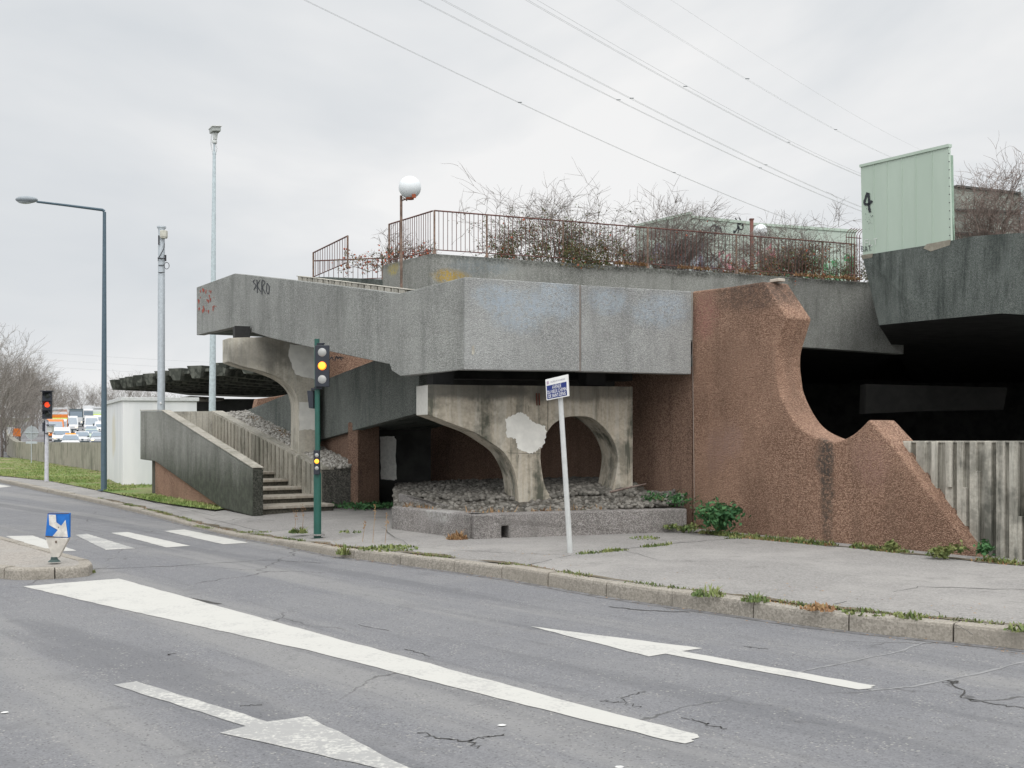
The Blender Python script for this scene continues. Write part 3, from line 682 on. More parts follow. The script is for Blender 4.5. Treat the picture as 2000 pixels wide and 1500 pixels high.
b = MB(); b.prism([Vector((p.x + .1, p.y + .3, 4.35)) for p in [TPL(1250, 600), c1, c1 + Vector((6, 27, 0)), TPL(1250, 600) + Vector((2, 27, 0))]], (0, 0, .2)); b.build('soffit', MT['shade_black'], ter)
MT['copes'] = plain('broken_cope', (.36, .33, .27), .9)

# ---- upper landing left of terrace
ul = thing('upper_landing', 'dark mossy slab end of the upper landing left of the terrace', 'landing', (-4.5, 32, 6))
UL = Pl(640, 32.6, 760, 31.4)
wallpoly('slab', UL, [(640, 541), (760, 546), (760, 575), (640, 575)], 2.2, MT['agg_dark'], ul)
b = MB(); a_ = P(600, 541, 33.2); b.prism([a_, UL(640, 541), UL(640, 560), P(600, 560, 33.2)], Vector((.4, 2.2, 0))); b.build('slab_end', MT['agg_dark'], ul)

# ---- railings
MT['rust'] = plain('rusty_paint', (.13, .062, .052), .85, var=.35, sc=9)
MT['rustpost'] = plain('rusty_post', (.19, .13, .10), .85, var=.4, sc=8)
def railing(A, B, h, label, group, nb, gap=.1, foot=.25, post_ends=(1, 0)):
    """A, B: feet of the two end posts"""
    t = thing('railing', label, 'railing', tuple(A), group); up = Vector((0, 0, h)); u = (B - A)
    b = MB(); b.tube([A + up, B + up], .02, 6); b.build('top_rail', MT['rust'], t)
    b = MB(); b.tube([A + Vector((0, 0, gap + .03)), B + Vector((0, 0, gap + .03))], .014, 6); b.build('bottom_rail', MT['rust'], t)
    for k, on in zip((0, 1), post_ends):
        if on:
            p = A + u * k; b = MB(); b.tube([p + Vector((0, 0, -.05)), p + up + Vector((0, 0, .01))], .028, 6); b.tube([p + Vector((0, 0, -.02)), p + Vector((0, 0, .14))], [.06, .028], 6); b.build('post', MT['rustpost'], t)
    for i in range(1, nb):
        p = A + u * (i / nb); b = MB(); b.tube([p + Vector((0, 0, gap + .03)), p + up], .0085, 4, False); b.build('baluster', MT['rust'], t)
    return t
gr = 'railing sections along the terrace edge'
def tp(x):
    ys_ = 495 + (x - 843) * (556 - 495) / (1765 - 843) ; p = TPL(x, ys_); p += Vector((.06, .15, 0)); p.z = 6.24; return p
xs_ = [843, 946, 1096, 1262, 1436, 1605, 1668]
lb = ['rusty railing section at the terrace corner, clear sky behind it', 'rusty railing section in front of left half of the leafy berry bush', 'rusty railing section between the leafy bush and bare bush', 'rusty railing section in front of the bare bush', 'rusty railing section in front of reddish bush', 'short rusty railing section next to green panel']
for i in range(6):
    A_, B_ = tp(xs_[i]), tp(xs_[i + 1]); L = (B_ - A_).length
    railing(A_, B_, 1.12, lb[i], gr, max(3, int(L / .118)), post_ends=(1, 1 if i == 5 else 0))
tl0 = TL(752, 517) + Vector((.1, .1, 0)); tl0.z = 6.24; tl1 = tp(843)
railing(tl0, tl1 + Vector((-.05, .05, 0)), 1.12, 'rusty railing section running back from terrace corner beside globe lamp', gr, 20, post_ends=(1, 0))
a_, b_ = P(612, 545, 33.4), P(679, 541, 30.6)
for q in (a_, b_): q.z = 6.14
railing(a_, b_, .83, 'short rusty railing at far left end, top slanting up to the right', 'railings of the upper landing', 14, post_ends=(1, 1))
a2_, b2_ = P(614, 541, 33.5), P(747, 541, 33.0); a2_.z = b2_.z = 6.05
railing(a2_, b2_, .70, 'low rusty railing behind the slanting one, ending at berry bush', 'railings of the upper landing', 14, post_ends=(0, 1))
# spiked end fence
sp_ = thing('spiked_fence', 'tall rusty fence end with spikes bent over beside green panel', 'fence', tuple(tp(1650)))
for i in range(6):
    p = tp(1652 + i * 5.2) + Vector((-.02, -.06, 0)); b = MB(); b.tube([p, p + Vector((0, 0, 1.38)), p + Vector((.05, 0, 1.48)), p + Vector((.17, 0, 1.57))], .012, 5); b.build('spike', MT['rust'], sp_)
b = MB(); b.tube([tp(1650) + Vector((0, -.06, 1.3)), tp(1680) + Vector((0, -.06, 1.3))], .014, 5); b.tube([tp(1650) + Vector((0, -.06, .2)), tp(1680) + Vector((0, -.06, .2))], .014, 5); b.build('rail', MT['rust'], sp_)

# ---- right canopy fascia
can = thing('concrete_canopy', 'heavy dark green-grey concrete canopy edge overhanging the black underpass at right', 'canopy', (10, 27, 4))
T = [P(1684, 499, 28.9), P(1817, 478, 26.9), P(1902, 461, 25.6), P(1988, 455, 24.4), P(2200, 470, 25.6), Vector((40, 60, 6.1)), at_z(P(1790, 499, 62), P(1684, 499, 28.9).z)]
B = [P(1717, 635, 28.6), P(1817, 625, 26.9), P(1890, 618, 25.7), P(1957, 612, 24.7), P(2200, 626, 26.2), Vector((40, 60, 4.4)), at_z(P(1790, 635, 62), P(1717, 635, 28.6).z)]
b = MB(); b.loft(T, B); b.m[1] = 1; b.build('canopy_body', [MT['agg_dark'], MT['shade_black']], can, 0)  # underside face coloured near-black to stand in for its shade
b = MB(); T1 = T[0]; b.prism([T[0] + Vector((-.03, -.03, .005)), T[0].lerp(T[1], .18) + Vector((-.03, -.03, .005)), T[0].lerp(T[1], .15) + Vector((-.0, -.02, -.09)), T[0] + Vector((.02, -.02, -.1))], (.05, .2, 0)); b.build('broken_edge', MT['copes'], can)
b = MB(); b.prism([T[0].lerp(T[1], .95) + Vector((-.02, -.03, .02)), T[1].lerp(T[2], .5) + Vector((-.02, -.03, .02)), T[1].lerp(T[2], .45) + Vector((0, -.02, -.10)), T[1] + Vector((0, -.03, -.16)), T[1].lerp(T[0], .1) + Vector((0, -.02, -.06))], (.06, .2, 0)); b.build('broken_edge', MT['copes'], can)
# underpass interior
und = thing('underpass', 'unlit black underpass interior behind the bitten wall', 'underpass', (9, 40, 0))
b = MB(); b.box((24, 59.5, 1.6), (38, .5, 6.1)); b.box((6.2, 46.5, 1.6), (.4, 26, 6.1)); b.box((38, 43, 1.6), (.5, 33, 6.1)); b.build('wall', MT['shade_black'], und)
b = MB(); b.box((22.2, 47.8, 4.62), (32.4, 24, .1)); b.build('ceiling', MT['shade_black'], und)
b = MB(); b.prism([Vector(q_) for q_ in [(7.2, 15.5, .17), (9, 12, .17), (40, 12, .17), (38, 59, .17), (6.4, 59, .17), (6.4, 24, .17)]], (0, 0, -.06)); b.build('anti_bounce_floor', MT['shade_black'], und)  # unseen dark sheet added to stop light bouncing off the pavement
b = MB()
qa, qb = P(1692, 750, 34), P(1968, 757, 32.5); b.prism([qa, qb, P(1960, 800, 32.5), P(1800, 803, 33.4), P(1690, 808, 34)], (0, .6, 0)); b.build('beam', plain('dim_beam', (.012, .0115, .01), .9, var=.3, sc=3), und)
for xx in ():
    b = MB(); p = P(xx, 900, 40); b.box((p.x, 40, 1.5), (.8, .8, 6)); b.build('column', MT['shade_black'], und)

# ---- green panels
MT['green'] = M_('pale_green_sheet', .5, 0, .4); m = MT['green']
c = m.mix(m.rng(m.noise(1.5, 4, .6, (1, 1, .2)), .4, .7), (.42, .505, .425), (.455, .54, .46)); m.col(c); MT['green'] = m.mat
MT['greend'] = plain('green_sheet_edge', (.28, .38, .30), .6)
GP = Pl(1681, 29.3, 1853, 26.9)
gp = thing('green_hoarding', 'large pale green sheet metal panel with black painted 4 on canopy edge', 'panel', tuple(GP(1684, 500)))
wallpoly('sheet', GP, [(1681, 324), (1853, 283), (1858, 478), (1685, 506)], .06, MT['green'], gp, .004)
b = MB()
for x in (1706, 1732, 1761, 1788, 1820): b.prism([GP(x, 324 - (x - 1681) * .238 + 1, .012), GP(x + 1.2, 324 - (x - 1681) * .238 + 1, .012), GP(x + 1.8, 500 - (x - 1681) * .14, .012), GP(x + .6, 500 - (x - 1681) * .14, .012)], GP.back(.012))
b.build('fold', MT['green'], gp)
b = MB(); b.prism([GP(1680, 322, .03), GP(1854, 281, .03), GP(1854, 287, .03), GP(1680, 327, .03)], GP.back(.12)); b.build('top_trim', MT['green'], gp)
b = MB(); p0 = GP(1854, 283); b.prism([p0 + Vector((.0, .12, -.2)), p0 + Vector((.13, .1, -.22)), P(1865, 477, 26.9), P(1857, 480, 27.0)], (.1, .5, 0)); b.build('side_post', MT['greend'], gp)
b = MB()
for k in range(11):
    p = GP(1855.5 + .3 * k / 2, 300 + k * 16, .035); b.box(p, (.02, .02, .02))
b.build('rivet', MT['black'], gp)
strokes('painted_number', GP, [[(1695, 376), (1692, 385), (1689, 397), (1697, 399), (1704, 392)], [(1697, 377), (1698, 390), (1698, 404), (1700, 415)]], 2.3, MT['black'], gp, .016)
b = MB()
random.seed(4)
for _ in range(26):
    x = 1697 + random.gauss(0, 5); y = 432 + random.gauss(0, 12); r_ = random.uniform(.3, .9); b.poly([GP(x + r_ * math.cos(t_), y + r_ * math.sin(t_), .016) for t_ in [0, 1.05, 2.1, 3.14, 4.2, 5.2]])
b.build('paint_spatter', MT['black'], gp, recalc=False)
strokes('graffiti_tag', GP, [[(1683.5, 481.0), (1683.8, 492.0)], [(1683.5, 481.0), (1687, 483.0), (1684, 486.0), (1688, 489.0), (1684, 492.0)], [(1690, 492.0), (1692, 481.0), (1695, 491.0)], [(1691, 488.0), (1695, 487.5)], [(1696, 481.0), (1702, 479.0)], [(1699, 480.0), (1700, 490.0)], [(1702, 489.0), (1703, 489.0)]], .55, MT['black'], gp, .016)
strokes('white_graffiti', GP, [[(1690, 468), (1690, 480)], [(1690, 468), (1697, 468)], [(1690, 474), (1696, 473)], [(1700, 468), (1700, 480), (1705, 478)], [(1707, 467), (1714, 466)], [(1710, 467), (1711, 478)]], .8, plain('white_spray', (.6, .64, .6), .7), gp, .016)

# far pale green barriers on the terrace
gb_ = 'pale green barriers behind the terrace bushes'
gmat = M_('green_barrier', .6); c = (.45, .52, .455)
for cpt, rr, cc in [(P(1290, 500, 40), (1.6, 2, .7), (.45, .45, .58)), (P(1330, 520, 40), (1.0, 2, .5), (.30, .20, .45)), (P(1395, 520, 40), (.8, 2, .5), (.20, .20, .40)), (P(1440, 530, 41), (.8, 2, .5), (.70, .25, .30)), (P(1560, 520, 43), (1.0, 2, .6), (.06, .40, .15)), (P(1630, 525, 44), (1.0, 2, .5), (.08, .42, .16)), (P(1500, 500, 42), (.6, 2, .3), (.7, .25, .2)), (P(1400, 445, 40), (1.0, 2, .25), (.16, .20, .2))]:
    c = gmat.mix(gmat.math('MULTIPLY', gmat.blob(tuple(cpt), rr, 1.4, 1.8, .2), .2), c, cc)
gmat.col(c); gmat = gmat.mat
for (x1, d1, y1, x2, d2, y2, lab) in [(1241, 43, 441, 1346, 39, 416, 'pale green barrier wing rising to a peak behind the bare bush'), (1352, 39.5, 423, 1464, 41.5, 435, 'pale green barrier with scribbles between the two bare bushes'), (1470, 41.5, 437, 1672, 45, 451, 'long pale green barrier with green graffiti behind reddish bush')]:
    q = Pl(x1, d1, x2, d2); t = thing('noise_barrier', lab, 'barrier', tuple(q(x1, 545)), gb_)
    wallpoly('sheet', q, [(x1, y1), (x2, y2), (x2, 565), (x1, 560)], .08, gmat, t, 0)
    rg = random.Random(x1)
    for cc_, xa, xb, ya, yb, nn_ in {1241: [(5, 1262, 1335, 480, 530, 9)], 1352: [(0, 1388, 1450, 428, 452, 5), (1, 1405, 1458, 495, 530, 8), (5, 1360, 1400, 480, 525, 6)], 1470: [(2, 1535, 1595, 490, 545, 12), (2, 1610, 1668, 495, 545, 12), (1, 1480, 1520, 470, 500, 4), (3, 1490, 1560, 520, 545, 6)]}[x1]:
        L_ = []
        for _ in range(nn_):
            x, y = rg.uniform(xa, xb), rg.uniform(ya, yb); w_ = (xb - xa) * .14; L_.append([(x + w_ * math.cos(a * 1.3 + nn_) * (a * .3), y + 7 * math.sin(a * 1.9 + x) ) for a in range(5)])
        strokes('graffiti', q, L_, 1.3, [MT['black'], plain('pink_spray', (.62, .25, .30), .7), plain('green_spray', (.06, .36, .14), .7), plain('white_spray2', (.7, .72, .7), .7), None, plain('violet_spray', (.36, .34, .48), .7)][cc_], t, .012)
    b = MB(); b.prism([q(x1 - 1, y1 - 2, .04), q(x2 + 1, y2 - 2, .04), q(x2 + 1, y2 + 3, .04), q(x1 - 1, y1 + 3, .04)], q.back(.15)); b.build('top_trim', MT['green'], t)
t = thing('post', 'reddish rusty square post between pale green barriers on terrace', 'post', tuple(P(1468, 545, 41)))
b = MB(); p = P(1468, 490, 41); b.box(p, (.11, .11, 2.2)); b.build('shaft', plain('red_rust', (.22, .10, .08), .9), t); b = MB(); b.box(p + Vector((0, 0, 1.12)), (.15, .15, .05)); b.build('cap', MT['rust'], t)
t = thing('globe_lamp', 'white globe lamp half hidden by berries behind the terrace railing', 'lamp', tuple(P(1480, 545, 40)))
b = MB(); b.sphere(P(1485, 452, 40), .25, 20, 14); MT['globe'] = plain('globe_plastic', (.72, .75, .76), .35, var=.02, spec=.5); b.build('globe', MT['globe'], t, sm=True)
b = MB(); b.tube([P(1485, 545, 40), P(1485, 460, 40)], .035, 6); b.build('pole', MT['rustpost'], t)

# grey-green building box at far right
bx = thing('metal_shed', 'grey-green metal shed with dark ledges behind the bare shrub at far right', 'shed', (13, 33, 6))
q = Pl(1866, 31, 2100, 33)
MT['shed'] = plain('shed_panel', (.25, .27, .235), .7, var=.15, sc=2)
wallpoly('wall', q, [(1866, 364), (1995, 377), (2000, 378), (2100, 390), (2100, 470), (1866, 470)], 2.0, MT['shed'], bx)
for y1, y2 in ((362, 366), (408, 412), (454, 458)):
    b = MB(); b.prism([q(1865, y1, .08), q(2100, y1 + (26 if y1 < 400 else 8), .08), q(2100, y2 + (26 if y1 < 400 else 8), .08), q(1865, y2, .08)], q.back(.2)); b.build('ledge', plain('dark_ledge', (.08, .08, .075), .8), bx)
b = MB()
for x in (1993,): b.box(q(x, 420, .06), (.12, .1, 1.4))
b.build('post', plain('zinc', (.45, .5, .5), .5), bx)
b = MB(); b.box(P(2000, 410, 30), (.1, .1, 3.6)); 

# ---- lower stair at left
NP = Pl(493, 22.2, 303, 29.3)
st = thing('staircase', 'lower concrete stairway with mossy solid parapet and shallow steps by the pavement', 'staircase', tuple(Gd(511, 1003, .14)))
tv = Vector((.86, .51, 0)) * .2
wallpoly('parapet', NP, [(274, 803), (316, 803), (493, 916), (493, 1008), (432, 992), (303, 901), (274, 897)], 0, MT['agg_low'], st, .015, vec=tv)
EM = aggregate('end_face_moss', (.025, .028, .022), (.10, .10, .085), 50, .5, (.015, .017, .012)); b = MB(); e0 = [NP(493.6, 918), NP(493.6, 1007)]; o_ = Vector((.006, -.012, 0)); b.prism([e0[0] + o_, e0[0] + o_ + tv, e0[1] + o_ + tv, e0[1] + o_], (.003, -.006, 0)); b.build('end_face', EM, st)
NPb = Pl(493, 22.2, 303, 29.3, .07)
wallpoly('pebble_base', NPb, [(303, 897), (318, 905), (450, 1000), (440, 1003), (303, 975)], 0, MT['pink'], st, .01, vec=tv)
cpm = board('coping_concrete', (.40, .375, .32), (.12, .12, .09), .4)
b = MB(); a1, a2, a3 = NP(274, 802, .012), NP(316, 802, .012), NP(494, 914.5, .012); tv2 = Vector((.86, .51, 0)) * .225
for p, q_ in ((a1, a2), (a2, a3)): b.prism([p, q_, q_ + tv2, p + tv2], (0, 0, .02))
b.build('coping', cpm, st, .004)
RP = Pl(418, 30.5, 632, 23.9)
b = MB(); b.prism([RP(418, 807), RP(632, 917), RP(632, 1003), RP(418, 890)], RP.back(.18)); b.build('ribbed_wall_core', MT['groove'], st)
b = MB(); ribs(b, RP, 418.5, 631.5, (806, 916), (895, 1003), 28, .07, .34, .05); b.build('ribbed_wall', MT['ribdark'], st, .004)
b = MB(); b.prism([RP(417, 802, .05), RP(633, 912, .05), RP(633, 917.5, .05), RP(417, 807, .05)], RP.back(.3)); b.build('ribbed_wall_coping', cpm, st, .004)
q = Pl(312, 30.3, 420, 30.8)
b = MB(); b.prism([q(312, 806), q(420, 806), q(420, 880), q(312, 880)], q.back(.2)); b.build('landing_wall_core', MT['groove'], st)
b = MB(); ribs(b, q, 312, 419, (804, 803), (880, 880), 9, .01, .03, .05); b.build('landing_wall', MT['rib'], st, .003)
stm = board('step_concrete', (.40, .36, .30), (.12, .11, .09), .5)
def onp(plane, d):
    t = (d - plane.a.y) / plane.u.y; return Vector((plane.a.x + plane.u.x * t, d, 0))
for k in range(10):
    z1 = .14 + .14 * (k + 1); d1 = 22.25 + .72 * k; L0 = onp(NP, d1) + tv * .9; R0 = onp(RP, d1 + 1.15); L1 = onp(NP, d1 + .95) + tv * .9; R1 = onp(RP, d1 + 2.1)
    if k == 9: L1 = onp(NP, 30.3) + tv * .9; R1 = onp(RP, 30.6)
    for qq in (L0, R0, L1, R1): qq.z = z1
    b = MB(); b.prism([L0, R0, R1, L1], (0, 0, -.055)); b.build('tread', stm, st, .008)
    ins = (L1 - L0).normalized() * .05
    b = MB(); dz = Vector((0, 0, -.057)); b.prism([L0 + ins + dz, R0 + ins + dz, R1 + dz, L1 + dz], (0, 0, -z1 + .057 + .05)); b.build('riser', MT['groove'], st)
q = Pl(632, 23.9, 700, 24.2)
wallpoly('end_wall', q, [(630, 914), (700, 911), (700, 1003), (630, 1003)], .25, aggregate('end_wall_dark', (.05, .05, .045), (.17, .16, .14), 45, .5, (.02, .022, .018)), st)  # end wall in a darker tone than the rest of the stair

# ---- pebble bed between ribbed wall and flight
RK = []
for j_ in range(1, 5):
    for i_ in range(7):
        th = math.pi * j_ / 5; ph = 2 * math.pi * (i_ + .5 * (j_ % 2)) / 7; RK.append((math.sin(th) * math.cos(ph), math.sin(th) * math.sin(ph), math.cos(th)))
RK += [(0, 0, 1), (0, 0, -1)]
RF = [(j_ * 7 + i_, j_ * 7 + (i_ + 1) % 7, (j_ + 1) * 7 + (i_ + 1) % 7, (j_ + 1) * 7 + i_) for j_ in range(3) for i_ in range(7)] + [(28, (i_ + 1) % 7, i_) for i_ in range(7)] + [(29, 21 + i_, 21 + (i_ + 1) % 7) for i_ in range(7)]
RF = [tuple(reversed(f)) for f in RF[:21]] + RF[21:]
def rock(mb, c, r_, flat=.6):
    rot = Matrix.Rotation(random.uniform(0, 6.28), 3, 'Z') @ Matrix.Rotation(random.gauss(0, .35), 3, 'X'); S3 = Vector((r_ * random.uniform(.8, 1.4), r_ * random.uniform(.65, .95), r_ * flat * random.uniform(.75, 1.15))); e = random.uniform(-.2, .2)
    cx = Vector(c); mb.add([cx + rot @ Vector((x * S3.x * (1 + e * y), y * S3.y * (1 + e * z), z * S3.z)) for x, y, z in RK], RF)
q0, q1, q2, q3 = RP(425, 808) + Vector((.2, .1, 0)), RP(632, 914) + Vector((.1, .05, 0)), SPb(699, 911), SPb(500, 800)
q3 = onp(SPb, 30.4); q3.z = 2.3
b = MB(); b.poly([q0 - Vector((0, 0, .06)), q1 - Vector((0, 0, .06)), q2 - Vector((0, 0, .06)), q3 - Vector((0, 0, .06))]); q4 = q3 + Vector((0, 2.5, -.05)); q5 = q0 + Vector((-.4, 2.2, -.05)); b.poly([q0 - Vector((0, 0, .06)), q3 - Vector((0, 0, .06)), q4, q5])
bed = b.build('pebble_bed', MT['mud']); tag(bed, kind='structure')
b = MB()
for _ in range(5200):
    u_, v_ = random.random(), random.random(); p = q0.lerp(q1, u_).lerp(q3.lerp(q2, u_), v_); rock(b, p + Vector((0, 0, random.uniform(-.03, .04))), random.uniform(.025, .05), .8)
for _ in range(300):
    u_, v_ = random.random(), random.random(); p = q0.lerp(q3, u_).lerp(q5.lerp(q4, u_), v_ * .4); rock(b, p + Vector((0, 0, -.02)), random.uniform(.04, .09), .8)
tag(b.build('pebbles', MT['stone'], sm=True), 'loose pale pebbles on the sloping bed beside ribbed stair wall', 'pebbles', kind='stuff')
b = MB()
for _ in range(900):
    u_ = random.uniform(.12, .55); v_ = random.uniform(.35, 1) ; p = q0.lerp(q1, u_).lerp(q3.lerp(q2, u_), v_)
    if mnoise.noise(p * 1.3) < .0: continue
    blades(b, p + Vector((0, 0, .02)), 3, .05, .06, 1.2, .012)
tag(b.build('moss', leafmat('rusty_moss', (.22, .10, .03), (.24, .19, .06), 2), recalc=False), 'rusty brown and yellow moss on the pebble bed', 'moss', kind='stuff')

# ---- planter
plt = thing('planter', 'low speckled granite-concrete planter wall, cracked at its corner, by the pavement', 'planter', tuple(P(926, 1053, 16.9)))
ZT = .5
PA = Pl(763, 18.8, 921, 16.9); PC = Pl(925, 16.9, 1342, 18.25)
def kblock(name, A, B, w, z0, z1, off=0):
    t = (B - A).normalized(); nrm = Vector((-t.y, t.x, 0)); nrm = nrm if nrm.y > 0 else -nrm
    b = MB(); b.prism([at_z(A, z0), at_z(B, z0), at_z(B, z1), at_z(A, z1)], nrm * w); return b.build(name, MT['gran'], plt, .02)
def g_(x, d): return Vector(((x - 1000) * d / F, d, 0))
kblock('wall_block', g_(764, 18.82), g_(916, 16.96), .36, .05, ZT)
# front block with a drain slot
A_, B_ = g_(926, 16.88), g_(1342, 18.25); t_ = (B_ - A_); s1, s2 = PC(980, 1000), PC(994, 1000)
S1, S2 = at_z(s1, 0), at_z(s2, 0); nrm = Vector((-t_.y, t_.x, 0)).normalized()
b = MB(); zz = .32
b.prism([at_z(A_, .05), at_z(S1, .05), at_z(S1, zz), at_z(S2, zz), at_z(S2, .05), at_z(B_, .05), at_z(B_, ZT), at_z(A_, ZT)], nrm * .36); b.build('wall_block', MT['gran'], plt, .02)
kblock('wall_block', g_(766, 19.0), g_(782, 21.0), .30, .05, ZT - .02)
# rear raised kerb
q6 = g_(786, 19.4); b = MB(); b.prism([at_z(q6, .4), at_z(g_(900, 18.6), .4), at_z(g_(900, 18.6), .48), at_z(g_(830, 19.0), .6), at_z(q6, .68)], (-.1, .3, 0)); b.build('inner_kerb', MT['gran'], plt, .02)
# mound
def mound(x, d):
    k = max(0, min(1, (d - 17.4) / 2.4)); s_ = max(0, min(1, (x - 780) / 370))
    return .44 + (.13 + .23 * s_) * k + .03 * mnoise.noise(Vector((x * .01, d * .9, 0)))
b = MB(); gx = [768 + 490 * i / 28 for i in range(29)]; NR = 14
def dfront(x): return (PA.d(x) if x < 923 else PC.d(x)) + .3
def dback(x): return 26.6 - (x - 768) * .0092
grid = []
for j in range(NR):
    for x in gx:
        f = j / (NR - 1); d = dfront(x) * (1 - f) + dback(x) * f; grid.append(Vector(((x - 1000) * d / F, d, mound(x, d) - (.03 if j else .08))))
b.add(grid, [(j * 29 + i, j * 29 + i + 1, (j + 1) * 29 + i + 1, (j + 1) * 29 + i) for j in range(NR - 1) for i in range(28)])
x_ = MB(); tag(b.build('mound', MT['mud'], sm=True), kind='structure')
g2 = MB(); a, c, e_, f_ = g_(1240, 18.3), g_(1340, 18.6), g_(1330, 19.6), g_(1230, 22); g2.poly([at_z(a, .46), at_z(c, .46), at_z(e_, .55), at_z(f_, .9)]); tag(g2.build('mound', MT['mud']), kind='structure')
b = MB(); random.seed(11)
for _ in range(9000):
    x = random.uniform(772, 1335); f = random.random() ** 1.15; d = dfront(x) * (1 - f) + (dback(min(x, 1250))) * f
    if x > 1240 and d > 19.3: continue
    fl_ = f < .22
    if fl_ and random.random() < .45: continue
    p = Vector(((x - 1000) * d / F, d, mound(x, d) + random.uniform(-.02, .02) - (.035 if fl_ else 0)))
    if x < 800 and f > .3: pass
    rock(b, p, random.uniform(.04, .062) * (1 if not fl_ else .75), .8)
tag(b.build('cobbles', MT['cobble'], sm=True), 'grey cobbles covering the mound around the arched pier', 'cobbles', kind='stuff')

# =================================================================== STREET FURNITURE
MT['teal'] = plain('green_enamel', (.012, .085, .065), .45, spec=.5, var=.1)
MT['sigblack'] = plain('signal_black', (.022, .026, .036), .5)
MT['lens_off'] = plain('lens_grey', (.33, .33, .32), .3, spec=.6, var=.05)
MT['amber'] = glow('amber_lamp', (1.0, .20, .008), 1.2); MT['ambercore'] = glow('amber_core', (1, .42, .04), 1.5)
MT['redlamp'] = glow('red_lamp', (.9, .07, .02), 1.0)
MT['galv'] = plain('galvanised', (.46, .50, .53), .45, .3, var=.08)
MT['bluegrey'] = plain('blue_grey_paint', (.075, .115, .145), .45, var=.08)
# green signal
gB = Gd(620, 1045, .14); d = gB.y
sg = thing('traffic_light', 'traffic light on green pole showing amber, with small amber repeater', 'traffic light', tuple(gB))
b = MB(); b.tube([gB - Vector((0, 0, .05)), P(620, 926, d), P(620, 922, d)], [.058, .058, .045], 16); b.build('lower_pole', MT['teal'], sg, sm=False)
b = MB(); b.tube([P(620.5, 928, d), P(619, 662, d)], .039, 14); b.build('upper_pole', MT['teal'], sg)
b = MB(); c = P(629.5, 715, d - .12); b.box(c, (.215, .05, .63)); b.box(P(629.5, 715, d - .05), (.17, .1, .56)); b.build('signal_head', MT['sigblack'], sg, .008)
for i, y in enumerate((688, 714.5, 741)):
    b = MB(); c = P(629, y, d - .15); b.sphere(c + Vector((0, .035, 0)), .081, 24, 14, (1, .62, 1)); o = b.build('lens', MT['amber'] if i == 1 else MT['lens_off'], sg, sm=True)
    if i == 1:
        tag(o, 'lit amber lens'); b = MB(); b.sphere(c + Vector((0, -.008, 0)), .055, 20, 12, (1, .35, 1)); b.build('bulb', MT['ambercore'], o, sm=True)
b = MB(); b.box(P(626, 672, d - .04), (.1, .06, .03)); b.box(P(622, 758, d - .05), (.12, .08, .03)); b.box(P(632, 671, d - .06), (.03, .05, .02)); b.build('bracket', MT['sigblack'], sg)
b = MB(); b.box(P(618.8, 903, d - .08), (.088, .07, .37)); b.build('repeater_head', MT['sigblack'], sg, .006)
for i, y in enumerate((889, 901, 914.5)):
    b = MB(); b.sphere(P(618.8, y, d - .105), .034 if i != 1 else .038, 16, 10, (1, .7, 1)); o = b.build('repeater_lens', (MT['ambercore'] if i == 1 else MT['lens_off']), sg, sm=True)
b = MB(); A_ = P(606, 779, d - .02); b.prism([P(599.5, 763, d), P(612, 762, d), P(612, 798, d), P(603, 797, d)], (0, .22, 0)); b.build('pedestrian_head', MT['sigblack'], sg, .008)
b = MB(); b.box(P(613, 760, d), (.08, .05, .03)); b.build('bracket', MT['sigblack'], sg)
b = MB(); b.disc(gB + Vector((0, 0, .006)), (0, 0, 1), .11, .02); b.build('base_collar', MT['pave'], sg)
# left signal
gB = Gd(91, 940, .15); d = gB.y
s2_ = thing('traffic_light', 'black traffic light showing red on pale pole at the verge', 'traffic light', tuple(gB))
b = MB(); b.tube([gB, P(91.5, 820, d)], [.07, .055], 12); b.build('pole', plain('pale_pole', (.50, .50, .54), .5), s2_)
b = MB(); b.box(P(92.3, 791, d - .1), (.30, .12, .92)); b.box(P(92.3, 764, d - .16), (.36, .28, .03)); b.box(P(92.3, 783, d - .12), (.33, .18, .02)); b.box(P(91, 801, d - .12), (.33, .18, .02)); b.build('signal_head', MT['sigblack'], s2_, .01)
for i, y in enumerate((773, 790.5, 809)):
    b = MB(); b.sphere(P(92.5, y, d - .15), .095, 18, 12, (1, .4, 1)); b.build('lens', MT['redlamp'] if i == 1 else plain('dark_lens', (.03, .035, .03), .3), s2_, sm=True)
    b = MB()
    for k in range(9):
        a0, a1_ = math.pi * k / 9, math.pi * (k + 1) / 9; c = P(92.5, y, d - .17)
        f = lambda a, dy: c + Vector((math.cos(a) * .115, dy, math.sin(a) * .115)); b.poly([f(a0, 0), f(a1_, 0), f(a1_, -.14), f(a0, -.14)])
    b.build('visor', MT['sigblack'], s2_, recalc=False)
b = MB(); b.box(P(98.5, 838, d), (.17, .2, .22)); b.build('control_box', plain('box_white', (.5, .52, .5), .6), s2_, .01)
b = MB(); b.box(P(99, 830, d - .05), (.22, .26, .025)); b.box(P(97, 846, d - .02), (.3, .2, .02)); b.box(P(86.5, 834, d), (.07, .15, .3)); b.tube([P(87.5, 822, d), P(88, 868, d)], .03, 8); b.build('bracket', MT['sigblack'], s2_)
